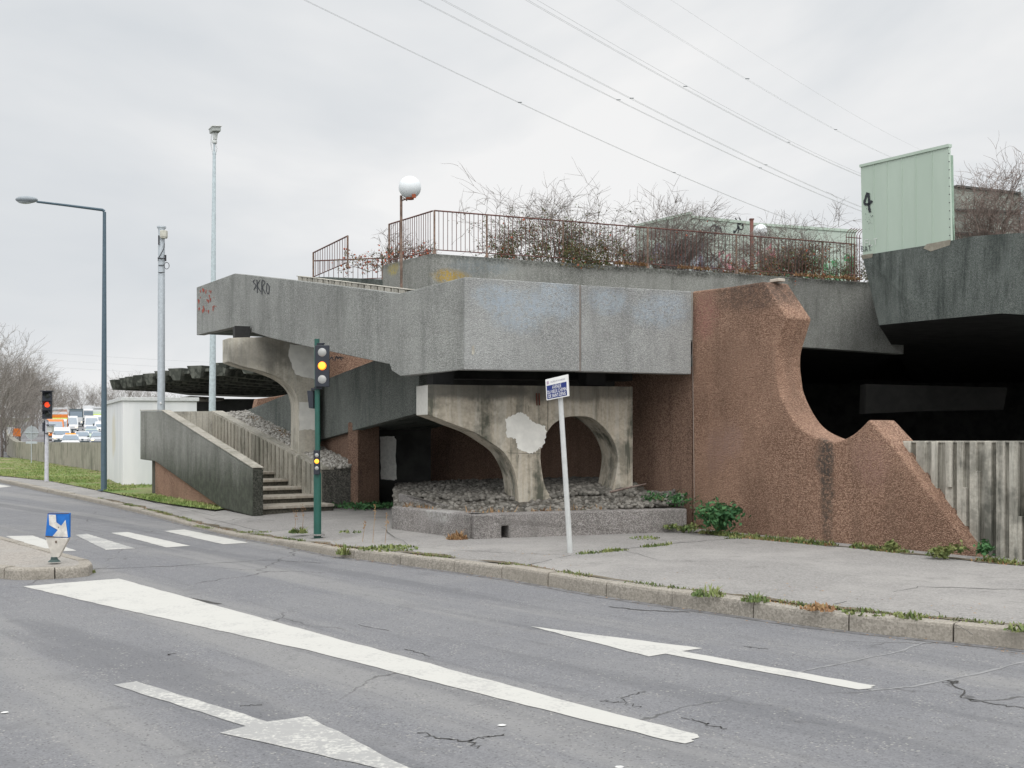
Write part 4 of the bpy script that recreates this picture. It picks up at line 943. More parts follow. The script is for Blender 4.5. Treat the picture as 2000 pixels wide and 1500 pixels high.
# street sign
gB = Gd(1114, 1080, .14); d = gB.y
ss = thing('street_sign', 'small white and blue street name sign on leaning pale octagonal post', 'street sign', tuple(gB))
b = MB(); b.tube([gB - Vector((0, 0, .03)), P(1094.5, 776, d)], [.036, .032], 8); b.build('post', plain('post_grey', (.50, .51, .50), .55, var=.06), ss)
Q = [P(1065, 741.4, d - .06), P(1109, 731, d - .1), P(1111, 773.6, d - .1), P(1067.4, 782.3, d - .06)]
b = MB(); b.prism(Q, (.012, .035, 0)); b.build('plate', plain('sign_white', (.70, .70, .68), .4, var=.04), ss, .003)
def bil(u, v, lift=.004):
    top = Q[0].lerp(Q[1], u); bo = Q[3].lerp(Q[2], u); return top.lerp(bo, v) + Vector((0, -lift, 0))
b = MB(); b.poly([bil(.04, .315, .002), bil(.925, .315, .002), bil(.925, .95, .002), bil(.04, .95, .002)]); b.build('blue_field', plain('sign_blue', (.010, .025, .15), .4, var=.05), ss, recalc=False)
def text_mesh(txt, size=1.0):
    cu = bpy.data.curves.new('t', 'FONT'); cu.body = txt; cu.size = size; cu.align_x = 'CENTER'; o = bpy.data.objects.new('t', cu); COL.objects.link(o)
    dg = bpy.context.evaluated_depsgraph_get(); dg.update(); me = bpy.data.meshes.new_from_object(o.evaluated_get(dg)); bpy.data.objects.remove(o); return me
def sign_text(txt, u0, u1, v0, v1, mat, par):
    me = text_mesh(txt); xs = [v.co.x for v in me.vertices]; ys = [v.co.y for v in me.vertices]; a0, a1_, b0, b1 = min(xs), max(xs), min(ys), max(ys)
    for v in me.vertices:
        u = u0 + (u1 - u0) * (v.co.x - a0) / (a1_ - a0); w = v1 - (v1 - v0) * (v.co.y - b0) / (b1 - b0); v.co = bil(u, w, .006)
    me.materials.clear(); me.materials.append(mat); o = bpy.data.objects.new('lettering', me); COL.objects.link(o); o.parent = par; o.location = -wloc(par); return o
tw = plain('letter_white', (.78, .78, .78), .5)
sign_text('AVENUE', .28, .68, .35, .52, tw, ss); sign_text('DU VIEUX CHEMIN', .065, .905, .555, .715, tw, ss); sign_text('DE SAINT-DENIS', .10, .865, .75, .91, tw, ss)
sign_text('VILLENEUVE LA GARENNE', .22, .86, .14, .215, plain('letter_grey', (.20, .20, .26), .5), ss)
b = MB()
for k in range(3): b.poly([bil(.06 + .03 * k, .10, .006), bil(.08 + .03 * k, .10, .006), bil(.08 + .03 * k, .25, .006), bil(.06 + .03 * k, .25, .006)])
b.build('town_crest', plain('crest', (.35, .22, .35), .5), ss, recalc=False)

# island keep-right sign
gB = Gd(105, 1100, .13); d = gB.y
bs = thing('bollard_sign', 'battered blue and white arrow bollard sign on the traffic island', 'road sign', tuple(gB))
BQ = [P(93, 1002, d), P(135.5, 1002, d - .03), P(135, 1050, d - .03), P(88, 1049, d)]
b = MB(); b.prism(BQ, (.0, .05, 0)); b.build('panel', plain('faded_blue', (.012, .14, .48), .45, var=.15, sc=8), bs, .006)
b = MB(); b.prism([P(88, 1049.5, d - .005), P(135, 1050.5, d - .03), P(114, 1090, d), P(102, 1090, d)], (0, .06, 0)); b.build('tapered_body', plain('dirty_white', (.52, .49, .44), .6, var=.15, sc=9), bs, .008)
b = MB(); b.tube([P(106, 1088, d), P(106, 1094, d)], .04, 12); b.tube([P(106, 1092.5, d), P(106, 1097, d)], [.045, .075], 12); b.build('foot', plain('dark_rubber_green', (.05, .08, .075), .7), bs)
def zz7(pts): return [P(x / 4, 960 + y / 4, d - .018 - .012 * ((x / 4 - 88) / 47)) for x, y in pts]
b = MB(); b.poly(zz7([(380, 180), (436, 182), (440, 240), (478, 268), (512, 222), (530, 355), (408, 352), (452, 300), (385, 262)])); b.build('arrow', plain('arrow_white', (.58, .56, .52), .6, var=.2, sc=14), bs, recalc=False)
b = MB()
for pts in ([(486, 345), (492, 355), (484, 362)], [(455, 270), (462, 284), (452, 286)], [(430, 385), (445, 385), (442, 405), (432, 402)], [(372, 168), (540, 168), (540, 174), (372, 173)], [(355, 345), (420, 350), (420, 358), (355, 358)]): b.poly(zz7(pts))
b.build('scuff', plain('scuff', (.10, .07, .05), .9, var=.4), bs, recalc=False)
bpy.data.objects[-1] if False else None

# tall lamp post
gB = Gd(203, 958, .15); d = gB.y
lp = thing('street_lamp', 'tall dark blue-grey street lamp with long horizontal arm over the road', 'street lamp', tuple(gB))
b = MB(); b.tube([gB - Vector((0, 0, .02)), gB + Vector((0, 0, 1.2)), P(204, 414, d)], [.082, .08, .045], 16); b.build('pole', MT['bluegrey'], lp)
arm = [P(204, 413, d), P(200, 410, d - .03), P(130, 401, d - .8), P(72, 394, d - 1.5)]
b = MB(); b.tube(arm, [.045, .04, .034, .03], 10); b.build('arm', MT['bluegrey'], lp)
b = MB(); c = P(52, 390, d - 1.75); b.sphere(c, .29, 20, 12, (1, .55, .32)); b.build('lamp_head', plain('lamp_head_grey', (.24, .27, .29), .4), lp, sm=True)
b = MB(); b.sphere(c - Vector((.03, 0, .035)), .22, 18, 10, (1, .55, .34)); b.build('diffuser', plain('lamp_glass', (.38, .42, .42), .2), lp, sm=True)
b = MB(); b.disc(gB + Vector((0, 0, .012)), (0, 0, 1), .16, .02); b.build('base_plate', MT['bluegrey'], lp)

# antenna pole
d = 33.6; x = 315
ap = thing('equipment_mast', 'grey steel mast with small beige box and looped cable behind the stair landing', 'mast', ((x - 1000) * d / F, d, .15))
b = MB(); b.tube([P(314.5, 950, d), P(315.5, 447, d)], [.115, .095], 18); b.build('mast', MT['galv'], ap, sm=False)
b = MB(); b.disc(P(315.5, 444, d), (0, 0, 1), .13, .045); b.disc(P(315.5, 447, d), (0, 0, 1), .10, .06); b.build('cap', MT['galv'], ap)
b = MB(); b.box(P(320, 457, d - .13), (.19, .16, .2)); b.box(P(320, 464.5, d - .13), (.17, .14, .03)); b.build('camera_box', plain('beige_box', (.50, .49, .42), .6), ap, .02)
b = MB(); bk_ = plain('black_cable', (.03, .03, .035), .6)
b.tube([P(310, 460, d - .12), P(310, 478, d - .12)], .018, 6); b.tube([P(321, 475, d - .14), P(320, 486, d - .14), P(309, 505, d - .14), P(309, 510, d - .14)], .012, 6)
b.tube([P(308, 504, d - .13), P(322, 505, d - .13)], .018, 6); b.tube([P(323, 498, d - .1), P(323, 510, d - .1)], .03, 6); b.tube([P(309, 518, d - .12), P(320, 518, d - .12)], .012, 5); b.tube([P(309, 532, d - .12), P(321, 532, d - .12)], .012, 5)
b.tube([P(325.5 + 5 * math.cos(t_ * .52), 519 + 6.5 * math.sin(t_ * .52), d - .1) for t_ in range(13)], .010, 6)
b.build('cable', bk_, ap)
b = MB(); b.tube([P(337 - 24, 786, d - .12), P(337 - 22.3, 789, d - .12)], .03, 6); b.build('sticker', plain('white_sticker', (.7, .7, .7), .5), ap)
# cctv pole
d = 35.5
cp_ = thing('camera_pole', 'very tall tapering grey pole with surveillance camera on top', 'camera pole', ((416 - 1000) * d / F, d, .15))
b = MB(); b.tube([P(413.5, 950, d), P(418.5, 300, d)], [.125, .05], 12); b.build('pole', plain('pale_galv', (.46, .53, .55), .5), cp_)
b = MB(); b.tube([P(418.5, 301, d), P(418.5, 296, d)], [.06, .04], 10); b.tube([P(418.5, 296, d), P(418.5, 280, d)], .03, 10); b.build('neck', plain('pale_galv2', (.42, .48, .50), .5), cp_)
b = MB(); b.box(P(419, 277, d), (.13, .13, .09)); b.tube([P(420, 273, d), P(420, 260, d)], [.06, .09], 12); b.build('pan_head', plain('white_enamel', (.55, .57, .55), .5), cp_, .01)
b = MB(); Mx = Matrix.Rotation(R(28), 3, 'Z') @ Matrix.Rotation(R(-6), 3, 'Y'); b.box(P(420, 254, d), (.26, .42, .14), M=Mx); b.build('camera', plain('camera_grey', (.36, .38, .36), .5), cp_, .01)
b = MB(); b.box(P(420, 249.5, d) , (.30, .5, .02), M=Mx); b.build('sun_shield', plain('shield', (.62, .63, .6), .5), cp_)
b = MB(); b.tube([P(413, 262, d), P(412, 282, d), P(415, 296, d), P(418, 306, d)], .012, 5); b.tube([P(421, 280, d), P(424, 290, d), P(421, 303, d)], .012, 5); b.build('cable', plain('white_cable', (.5, .52, .52), .6), cp_)

# globe lamp
d = 24.2
gl = thing('globe_lamp', 'white globe street lamp on rusty thin pole rising behind the ramp parapet', 'lamp', ((784 - 1000) * d / F, d, 3.6))
b = MB(); b.tube([P(784, 640, d), P(783.5, 382, d)], .028, 8); b.build('pole', MT['rustpost'], gl)
b = MB(); b.sphere(P(800.5, 366, d - .1), .235, 32, 20); b.build('globe', MT['globe'], gl, sm=True)
b = MB(); b.tube([P(784, 392, d), P(792, 389, d - .05), P(803, 386, d - .1), P(808, 384, d - .12)], .016, 6); b.tube([P(787, 386, d - .05), P(795, 392, d - .1)], .012, 6); b.build('arm', MT['rustpost'], gl)
b = MB(); b.disc(P(800.5, 388, d - .1), (0, 0, 1), .085, .03); b.box(P(808.5, 383, d - .24), (.08, .05, .07)); b.build('lamp_holder', plain('orange_rust', (.28, .07, .03), .8), gl)

# white cabin
cab = thing('utility_cabin', 'plain off-white flat-roofed utility cabin on the grass behind stair landing', 'cabin', tuple(Gd(240, 946, .15)))
A_, B_, C_ = P(240, 946, 35.5), P(384.5, 946, 36.0), P(208, 942, 40.2)
m_ = M_('cabin_white', .7); c = m_.mix(m_.rng(m_.noise(1.2, 4, .6, (1, 1, .2)), .4, .7), (.64, .655, .655), (.74, .745, .74)); c = m_.mix(m_.math('MULTIPLY', m_.blob(tuple(P(222, 850, 38)), (.3, 1.2, .8)), .5), c, (.55, .50, .33)); m_.col(c); cabm = m_.mat
def bbox3(mb, A, B, C, z0, z1): D = C + (B - A); mb.prism([at_z(A, z0), at_z(B, z0), at_z(D, z0), at_z(C, z0)], (0, 0, z1 - z0))
b = MB(); bbox3(b, A_, B_, C_, .1, 2.74); b.build('wall', cabm, cab, .01)
e1 = (A_ - B_).normalized() * .06; e2 = (A_ - C_).normalized() * .06
b = MB(); bbox3(b, A_ + e1 + e2, B_ - e1 + e2, C_ + e1 - e2, 2.743, 2.86); b.build('roof', plain('cabin_roof', (.56, .57, .56), .7), cab, .01)

# ---- far fan canopy at left
fan = thing('fan_canopy', 'far dark concrete canopy of radiating beams behind the left pier', 'canopy', (-12, 60, 4))
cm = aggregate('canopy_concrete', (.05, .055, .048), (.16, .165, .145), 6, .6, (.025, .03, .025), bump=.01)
edge = [(232, 742), (252, 738.5), (264, 736), (281, 733), (301, 730), (325, 725), (353, 720), (391, 715), (437, 709.5), (492, 704), (560, 699), (640, 694)]
zt = 4.6; C0 = Vector((2, 78, zt))
E = []
for x_, y_ in edge:
    d = (zt - H) * F / (HY - y_); E.append(Vector(((x_ - 1000) * d / F, d, zt)))
b = MB(); far_ = [P(245, 700, 63), P(300, 700, 68), P(370, 700, 76), P(490, 700, 80), P(700, 700, 80)]
for q_ in far_: q_.z = zt - .25
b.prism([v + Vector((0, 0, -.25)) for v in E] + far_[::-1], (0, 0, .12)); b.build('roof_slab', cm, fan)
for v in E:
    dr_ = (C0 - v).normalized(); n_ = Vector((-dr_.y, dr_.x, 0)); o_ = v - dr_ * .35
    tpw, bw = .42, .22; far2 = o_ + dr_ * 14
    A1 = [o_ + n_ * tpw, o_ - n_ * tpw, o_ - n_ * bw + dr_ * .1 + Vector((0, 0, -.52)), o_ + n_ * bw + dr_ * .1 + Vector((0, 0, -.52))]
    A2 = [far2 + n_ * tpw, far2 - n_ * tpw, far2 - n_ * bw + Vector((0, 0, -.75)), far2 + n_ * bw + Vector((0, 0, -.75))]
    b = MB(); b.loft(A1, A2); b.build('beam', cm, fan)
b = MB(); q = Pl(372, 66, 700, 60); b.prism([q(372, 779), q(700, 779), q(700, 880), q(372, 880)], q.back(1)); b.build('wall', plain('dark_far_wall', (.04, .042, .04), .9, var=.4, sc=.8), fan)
b = MB(); a = P(365, 772, 62); b.prism([at_z(P(318, 770, 66), 3.75), at_z(P(372, 775, 60), 3.75), at_z(P(372, 780, 60), 3.6), at_z(P(318, 776, 66), 3.6)], (1, 3, 0)); b.build('ledge', MT['rib'], fan)

# ---- highway retaining wall (left)
HW = Pl(210, 47.5, 35, 79)
hw = thing('retaining_wall', 'long low stained concrete wall between the grass verge and motorway', 'wall', tuple(HW(200, 922)))
hm = board('motorway_wall', (.33, .31, .26), (.12, .12, .095), .6, lightstreak=.15)
b = MB(); b.prism([HW(240, 864), HW(33, 863.5), HW(33, 898), HW(240, 936)], HW.back(.3)); b.build('wall', hm, hw)
cvp = [(33, 79, 863.5, 1.2), (26, 82, 861, 0), (19, 88, 856, 0), (14, 96, 849, 0), (12, 106, 842, 0), (14, 118, 838, 0), (20, 130, 836, 0)]
b = MB()
for i in range(len(cvp) - 1):
    a, c = P(cvp[i][0], cvp[i][2], cvp[i][1]), P(cvp[i + 1][0], cvp[i + 1][2], cvp[i + 1][1]); b.prism([a, c, at_z(c, .1), at_z(a, .1)], (.4, .1, 0))
b.build('curved_end', hm, hw)

# motorway
mw = MB()
def mz(y): return .3 + .0277 * (y - 106)
Ys = [70, 90, 106, 140, 180, 240, 320, 400]
cl = lambda y: -38.7 - .37 * (y - 100)
v = [Vector((cl(y) + s_, y, mz(y) if y > 80 else -.02)) for y in Ys for s_ in (-13, 16)]
mw.add(v, [(2 * i, 2 * i + 1, 2 * i + 3, 2 * i + 2) for i in range(len(Ys) - 1)]); tag(mw.build('motorway', MT['road']), kind='structure')

# ---- vehicles
MT['vwhite'] = plain('car_white', (.62, .63, .64), .3, spec=.6, var=.03); MT['vgreen'] = plain('car_pale_green', (.50, .60, .48), .3, spec=.6); MT['vorange'] = plain('van_orange', (.72, .20, .03), .4)
MT['vgrey'] = plain('car_silver', (.45, .47, .5), .3, spec=.6); MT['vdark'] = plain('truck_dark', (.05, .07, .08), .5)
MT['glass'] = plain('windscreen', (.16, .21, .26), .12, spec=.8, var=.1); MT['tyre'] = plain('tyre', (.02, .02, .02), .9); MT['lampon'] = glow('headlamp', (1, .78, .5), 1.6); MT['lampoff'] = plain('lamp_clear', (.6, .6, .6), .2)
yaw = math.atan2(-.37, 1)
def vehicle(label, cat, kind, px, d, body, lights=True, extra=None):
    X = (px - 1000) * d / F; z = mz(d)
    L, Wd, Hh = {'car': (4.3, 1.8, 1.48), 'van': (5.2, 2.05, 2.5), 'smallvan': (4.4, 1.85, 1.85), 'truck': (8.5, 2.5, 3.5), 'cab': (7.5, 2.5, 3.3), 'trailer': (12, 2.6, 3.9)}[kind]
    t = thing({'car': 'car', 'van': 'van', 'smallvan': 'van'}.get(kind, 'lorry'), label, cat, (0, 0, 0), 'vehicles queuing on the motorway')
    def prof(pts, w, name, m, taper=0):
        b = MB(); b.loft([(-w / 2 + (taper if zz_ > Hh * .6 else 0), y_, zz_) for y_, zz_ in pts], [(w / 2 - (taper if zz_ > Hh * .6 else 0), y_, zz_) for y_, zz_ in pts]); return b.build(name, m, t, .04)
    # front towards -Y
    if kind == 'car':
        prof([(-L / 2, .35), (-L / 2, .75), (-L / 2 + 1.0, .95), (-L / 2 + 1.75, Hh), (L / 2 - 1.0, Hh), (L / 2 - .1, .95), (L / 2, .35)], Wd, 'body', body, .22)
        ws = [(-.78, -L / 2 + 1.05, .98), (.78, -L / 2 + 1.05, .98), (.56, -L / 2 + 1.66, Hh - .09), (-.56, -L / 2 + 1.66, Hh - .09)]; lz = .68
    elif kind in ('van', 'smallvan'):
        hb = 1.15 if kind == 'van' else 1.0
        prof([(-L / 2, .35), (-L / 2, hb - .25), (-L / 2 + .55, hb), (-L / 2 + 1.25, Hh - .12), (-L / 2 + 1.6, Hh), (L / 2, Hh), (L / 2, .35)], Wd, 'body', body, .12)
        ws = [(-Wd * .44, -L / 2 + .60, hb + .05), (Wd * .44, -L / 2 + .60, hb + .05), (Wd * .38, -L / 2 + 1.13, Hh - .32), (-Wd * .38, -L / 2 + 1.13, Hh - .32)]; lz = .78
    elif kind == 'trailer':
        b = MB(); b.box((0, 1, 2.45), (Wd, 10, 2.9)); b.build('box_body', body, t, .03); prof([(-6.2, .5), (-6.2, 2.9), (-5.8, 3.1), (-4.3, 3.1), (-4.3, .5)], 2.4, 'cab', body); ws = [(-1.1, -6.22, 1.7), (1.1, -6.22, 1.7), (1.1, -6.22, 2.6), (-1.1, -6.22, 2.6)]; lz = .8
    else:
        bd = MT['vdark'] if kind == 'cab' else body
        Hc = Hh if kind == 'cab' else 2.35
        prof([(-L / 2, .5), (-L / 2, 1.3), (-L / 2 + .15, Hc - .4), (-L / 2 + .5, Hc - .1), (-L / 2 + 1.9, Hc - .1), (-L / 2 + 1.9, .5)], 2.4, 'cab', bd if kind == 'cab' else MT['vwhite'])
        b = MB(); b.box((0, .8, Hh * .5 + .45), (Wd, L - 2.2, Hh - .75)); b.build('box_body', MT['vdark'] if kind == 'cab' else body, t, .03)
        if kind == 'truck':
            b = MB(); b.box((0, .8, Hh + .02), (Wd + .04, L - 2.2, .55)); b.box((0, -L / 2 + 1.92, Hh - .45), (Wd + .04, .05, .35)); b.build('white_top', MT['vwhite'], t); b = MB(); b.box((0, -2.56, 2.3), (Wd + .02, .06, .22)); b.build('reflective_band', plain('hi_vis', (.55, .65, .08), .5), t)
            b = MB(); b.box((0, -L / 2 + 1.96, 2.35), (Wd + .02, .06, 1.8)); b.build('box_front', body, t)
        else:
            b = MB(); b.box((0, -L / 2 - .02, 1.15), (2.3, .1, 1.2)); b.build('grille_panel', MT['vwhite'], t)
        wb = 1.75 if kind == 'cab' else 1.35; ws = [(-1.1, -L / 2 - .02, wb), (1.1, -L / 2 - .02, wb), (1.08, -L / 2 + .13, Hc - .5), (-1.08, -L / 2 + .13, Hc - .5)]; lz = .85
    b = MB(); b.prism([Vector(p_) + Vector((0, -.03, .03)) for p_ in ws], (0, .03, 0)); b.build('windscreen', MT['glass'], t)
    for sx in (-1, 1):
        b = MB(); b.sphere((sx * (Wd / 2 - .28), -L / 2 + .0, lz), .13 if kind in ('car', 'smallvan') else .15, 10, 8, (1.2, .6, .8)); b.build('headlight', MT['lampon'] if lights else MT['lampoff'], t)
        for yy in (-L / 2 + .85, L / 2 - .85):
            b = MB(); r_ = .32 if Hh < 3 else .48; b.tube([(sx * (Wd / 2 - .22), yy, r_), (sx * (Wd / 2 + .01), yy, r_)], r_, 14); b.build('wheel', MT['tyre'], t)
        b = MB(); b.box((sx * (Wd / 2 + .12), -L / 2 + 1.25, 1.0 if kind == 'car' else lz + .6), (.18, .1, .16 if kind == 'car' else .35)); b.build('mirror', MT['vdark'], t)
    b = MB(); b.box((0, -L / 2 - .01, .42), (Wd * .8, .06, .18)); b.build('bumper', MT['vdark'], t)
    if extra == 'beacon':
        b = MB(); b.box((0, -.1, Hh + .07), (.9, .2, .12)); b.build('light_bar', glow('beacon_orange', (1, .3, .05), .6), t)
    t.location = (X, d, z); t.rotation_euler = (0, 0, -yaw * 1.0)
    return t
vehicle('white car with orange roof light bar, closest to the wall', 'car', 'car', 138, 107, MT['vwhite'], False, 'beacon')
vehicle('white van with lit headlight, half hidden by the red signal box', 'van', 'smallvan', 121, 122, MT['vwhite'])
vehicle('white car just right of the one with light bar', 'car', 'car', 160, 119, MT['vwhite'], False)
vehicle('pale green fronted car in the right lane of the jam', 'car', 'car', 179, 131, MT['vgreen'], False)
vehicle('silver car right beside the dark lamp pole, headlight on', 'car', 'car', 193, 118, MT['vgrey'])
vehicle('silver car between pale green car and tall white van', 'car', 'car', 178, 150, MT['vgrey'], False)
vehicle('tall white van in the right lane of the jam', 'van', 'van', 179, 172, MT['vwhite'], False)
vehicle('white van with headlight on, cut by the dark lamp pole', 'van', 'smallvan', 198, 163, MT['vwhite'])
vehicle('pale green lorry behind the white vans', 'lorry', 'truck', 196, 212, MT['vgreen'], False)
vehicle('dark cab lorry with white grille and one headlight lit', 'lorry', 'cab', 149, 222, MT['vdark'])
vehicle('white box trailer lorry highest in the queue', 'lorry', 'trailer', 174, 262, MT['vwhite'], False)
vehicle('tall orange box lorry with yellow band and white top', 'lorry', 'truck', 113, 158, MT['vorange'], False)
vehicle('orange van with headlight on in front of the orange lorry', 'van', 'van', 108, 138, MT['vorange'])
vehicle('white delivery van between orange lorry and dark cab lorry', 'van', 'van', 139, 176, MT['vwhite'])
# back of round road sign and striped barrel
p = P(62, 845, 64); t = thing('road_sign', 'grey back of a round road sign on a post behind the wall', 'road sign', (p.x, p.y, 0))
b = MB(); b.disc(p, (0, 1, 0), .37, .02, 28); b.build('disc', plain('sign_back', (.33, .35, .37), .5), t); b = MB(); b.tube([at_z(p, 0) + Vector((0, -.05, 0)), p + Vector((0, -.05, .42))], .025, 8); b.box(p + Vector((0, -.03, 0)), (.8, .03, .04)); b.box(p + Vector((0, -.03, -.55)), (.62, .03, .12)); b.build('post', MT['galv'], t)
p = P(27, 840, 92); t = thing('road_barrel', 'small orange and white marker barrel behind the curved wall end', 'barrel', (p.x, p.y, 1))
b = MB(); b.tube([p + Vector((-.2, 0, -.3)), p + Vector((-.2, 0, .22))], .26, 12); b.build('white_band', MT['vwhite'], t); b = MB(); b.tube([p + Vector((.25, 0, -.5)), p + Vector((.25, 0, .12))], .28, 12); b.build('orange_band', MT['vorange'], t)

# =================================================================== VEGETATION
def grow(mb, p, dr_, L, r_, depth, rng, droop=0.0, split=(2, 4), leafs=None, seg=4, spread=.75, curl=.25, rmin=.0048):
    pts = [p]; rad = [r_]; dd = dr_.normalized(); q = p
    for i in range(seg):
        dd = (dd + Vector((rng.uniform(-curl, curl), rng.uniform(-curl, curl), rng.uniform(-curl, curl) - droop))).normalized(); q = q + dd * (L / seg); pts.append(q); rad.append(r_ * (1 - .55 * (i + 1) / seg))
    mb.tube(pts, rad, 3 if r_ < .03 else 5, False)
    if leafs is not None and depth <= 1:
        for k in range(leafs[1]): leafs[0].append(pts[rng.randrange(1, len(pts))] + Vector((rng.gauss(0, .05), rng.gauss(0, .05), rng.gauss(0, .05))))
    if depth == 0: return
    for _ in range(rng.randint(*split)):
        k = rng.randint(1, seg); t_ = (pts[k] - pts[k - 1]).normalized()
        nd = (t_ + Vector((rng.gauss(0, spread), rng.gauss(0, spread), rng.gauss(0, spread) * .8)) * .8).normalized()
        grow(mb, pts[k], nd, L * rng.uniform(.5, .8), max(rad[k] * .72, rmin), depth - 1, rng, droop, split, leafs, seg, spread, curl, rmin)
def leafcloud(mb, pts, rng, s0, s1):
    for p in pts:
        s_ = rng.uniform(s0, s1); a = Vector((rng.gauss(0, 1), rng.gauss(0, 1), rng.gauss(0, 1))).normalized(); b_ = a.cross(Vector((rng.gauss(0, 1), rng.gauss(0, 1), 1))).normalized()
        mb.add([p - a * s_, p + b_ * s_ * .5, p + a * s_, p - b_ * s_ * .5], [(0, 1, 2, 3)])
def bush(name, label, px, d, z0, H_, Wd, seed, stems=14, depth=3, leaves=0, berries=0, mat='twig', cat='bush', leafcols=None, group=None, upright=1.0, rr=.016, droop=.03, dense=0, split=(2, 4)):
    rng = random.Random(seed); X = (px - 1000) * d / F; base = Vector((X, d, z0)); t = thing(name, label, cat, tuple(base), group); mb = MB(); lf = []
    for _ in range(stems):
        a = rng.uniform(0, 6.28); sp__ = rng.random(); o = Vector((math.cos(a) * Wd * .32 * sp__, math.sin(a) * Wd * .3 * sp__, 0))
        grow(mb, base + o, Vector((math.cos(a) * .55 * sp__ * Wd / H_, math.sin(a) * .5 * sp__, upright)), H_ * rng.uniform(.45, .62), rr, depth, rng, droop, split, (lf, 3))
    mb.build('branches', MT[mat], t, recalc=False)
    if leaves:
        if dense:
            for _ in range(dense):
                a = rng.uniform(0, 6.28); r_ = math.sqrt(rng.random()); zz_ = rng.random()
                q = base + Vector((math.cos(a) * r_ * Wd * .5, math.sin(a) * r_ * Wd * .4, H_ * .58 * zz_ * (1.15 - .85 * r_ * r_)))
                if mnoise.noise(q * 1.5) > -.06: lf.append(q)
        lf = [q for q in lf if q.z - z0 < H_ * rng.uniform(.38, .66)]; rng.shuffle(lf); L1 = lf[:leaves]; h_ = len(L1) // 2
        mb = MB(); leafcloud(mb, L1[:h_], rng, .02, .042); mb.build('foliage', leafcols[0], t, recalc=False)
        mb = MB(); leafcloud(mb, L1[h_:], rng, .02, .04); mb.build('foliage', leafcols[1], t, recalc=False)
    if berries:
        mb = MB()
        for p in rng.sample(lf, min(berries, len(lf))): mb.sphere(p, rng.uniform(.018, .032), 5, 4)
        mb.build('berries', plain('berry', (.42, .10, .05), .5), t, recalc=False)
    return t
lc = (leafmat('bush_leaf_green', (.06, .085, .032), (.13, .15, .065), 6), leafmat('bush_leaf_rust', (.12, .10, .045), (.20, .14, .065), 6))
lc2 = (leafmat('bush_leaf_olive', (.10, .12, .05), (.17, .16, .08), 6), leafmat('bush_leaf_red', (.20, .10, .05), (.26, .15, .08), 6))
bush('berry_bush', 'wide leafy bush with orange berries and tall bare shoots behind terrace railing', 1080, 31.6, 6.1, 2.6, 3.3, 3, 34, 3, 15000, 110, leafcols=lc, dense=17000, rr=.014, split=(3, 4), droop=.05)
bush('bare_bush', 'grey leafless bush behind railing in front of the pale green barrier', 1320, 33.2, 6.1, 2.15, 2.4, 5, 44, 3, 0, 14, split=(4, 5), rr=.013, droop=.04)
bush('berry_bush', 'reddish-green bush beside the globe lamp half hidden on terrace', 1535, 34.8, 6.1, 2.05, 2.5, 8, 34, 3, 6500, 120, leafcols=lc2, dense=6500, split=(3, 5))
bush('berry_bush', 'thin bush with red berries overhanging the upper landing', 772, 31.2, 6.1, 1.15, 2.2, 9, 20, 3, 1200, 170, leafcols=lc2, upright=.6)
bush('bare_bush', 'small green twiggy bush at the foot of the spiked fence', 1650, 35.0, 6.1, 1.3, 1.5, 12, 18, 3, 2500, 0, leafcols=(lc2[0], lc[0]), dense=1800)
bush('bare_bush', 'bare brown shrub rising above canopy in front of metal shed', 1940, 29.0, 6.0, 2.2, 3.4, 14, 44, 3, 0, 0, 'twigred', rr=.018, split=(3, 5))
bush('bare_bush', 'low twiggy scrub between the leafy bush and the bare bush', 1225, 32.4, 6.1, 1.3, 2.2, 16, 22, 3, 1500, 40, leafcols=lc, dense=700)
bush('bare_bush', 'low rusty scrub between the bare bush and reddish bush', 1432, 34.2, 6.1, 1.2, 2.4, 18, 24, 3, 1500, 30, leafcols=lc2, dense=600)

# trees along the motorway
def make_tree(seed, H_=8.0):
    rng = random.Random(seed); t = thing('bare_tree', 'x', 'tree', (0, 0, 0), 'leafless trees along the motorway')
    mb = MB(); pts = [Vector((0, 0, -.3)), Vector((rng.uniform(-.1, .1), 0, H_ * .15)), Vector((rng.uniform(-.3, .3), rng.uniform(-.2, .2), H_ * .35)), Vector((rng.uniform(-.5, .5), .1, H_ * .6))]
    mb.tube(pts, [.13, .11, .08, .04], 6); mb.build('trunk', MT['twig'], t)
    mb = MB()
    for k in range(20):
        f = rng.uniform(.05, 1); i = min(2, int(f * 3)); p = pts[i].lerp(pts[i + 1], f * 3 - i); a = rng.uniform(0, 6.28)
        grow(mb, p, Vector((math.cos(a) * .6, math.sin(a) * .6, 1)), H_ * rng.uniform(.28, .42), .035, 4, rng, -.04, (2, 4), None, 3, .5, .16, .009)
    mb.build('crown', MT['twigtree'], t, recalc=False); return t
MT['twigtree'] = plain('tree_twig', (.21, .19, .17), .9, var=.25)
protos = [make_tree(s_) for s_ in (31, 32, 33)]
spots = [(-60, 78, 1.15), (-25, 84, 1.05), (4, 90, 1.1), (22, 112, 1.12), (40, 128, 1.15), (-10, 125, 1.3), (58, 150, 1.2), (74, 172, 1.15), (88, 200, 1.15), (104, 228, 1.2), (122, 262, 1.2), (140, 290, 1.15), (160, 300, 1.25), (182, 296, 1.1),
         (205, 270, 1.1), (222, 235, 1.15), (246, 240, 1.35), (268, 250, 1.0), (284, 262, 1.15), (310, 275, 1.0), (-90, 95, 1.2), (30, 160, 1.4), (66, 205, 1.4), (12, 104, 1.0), (345, 270, .9)]
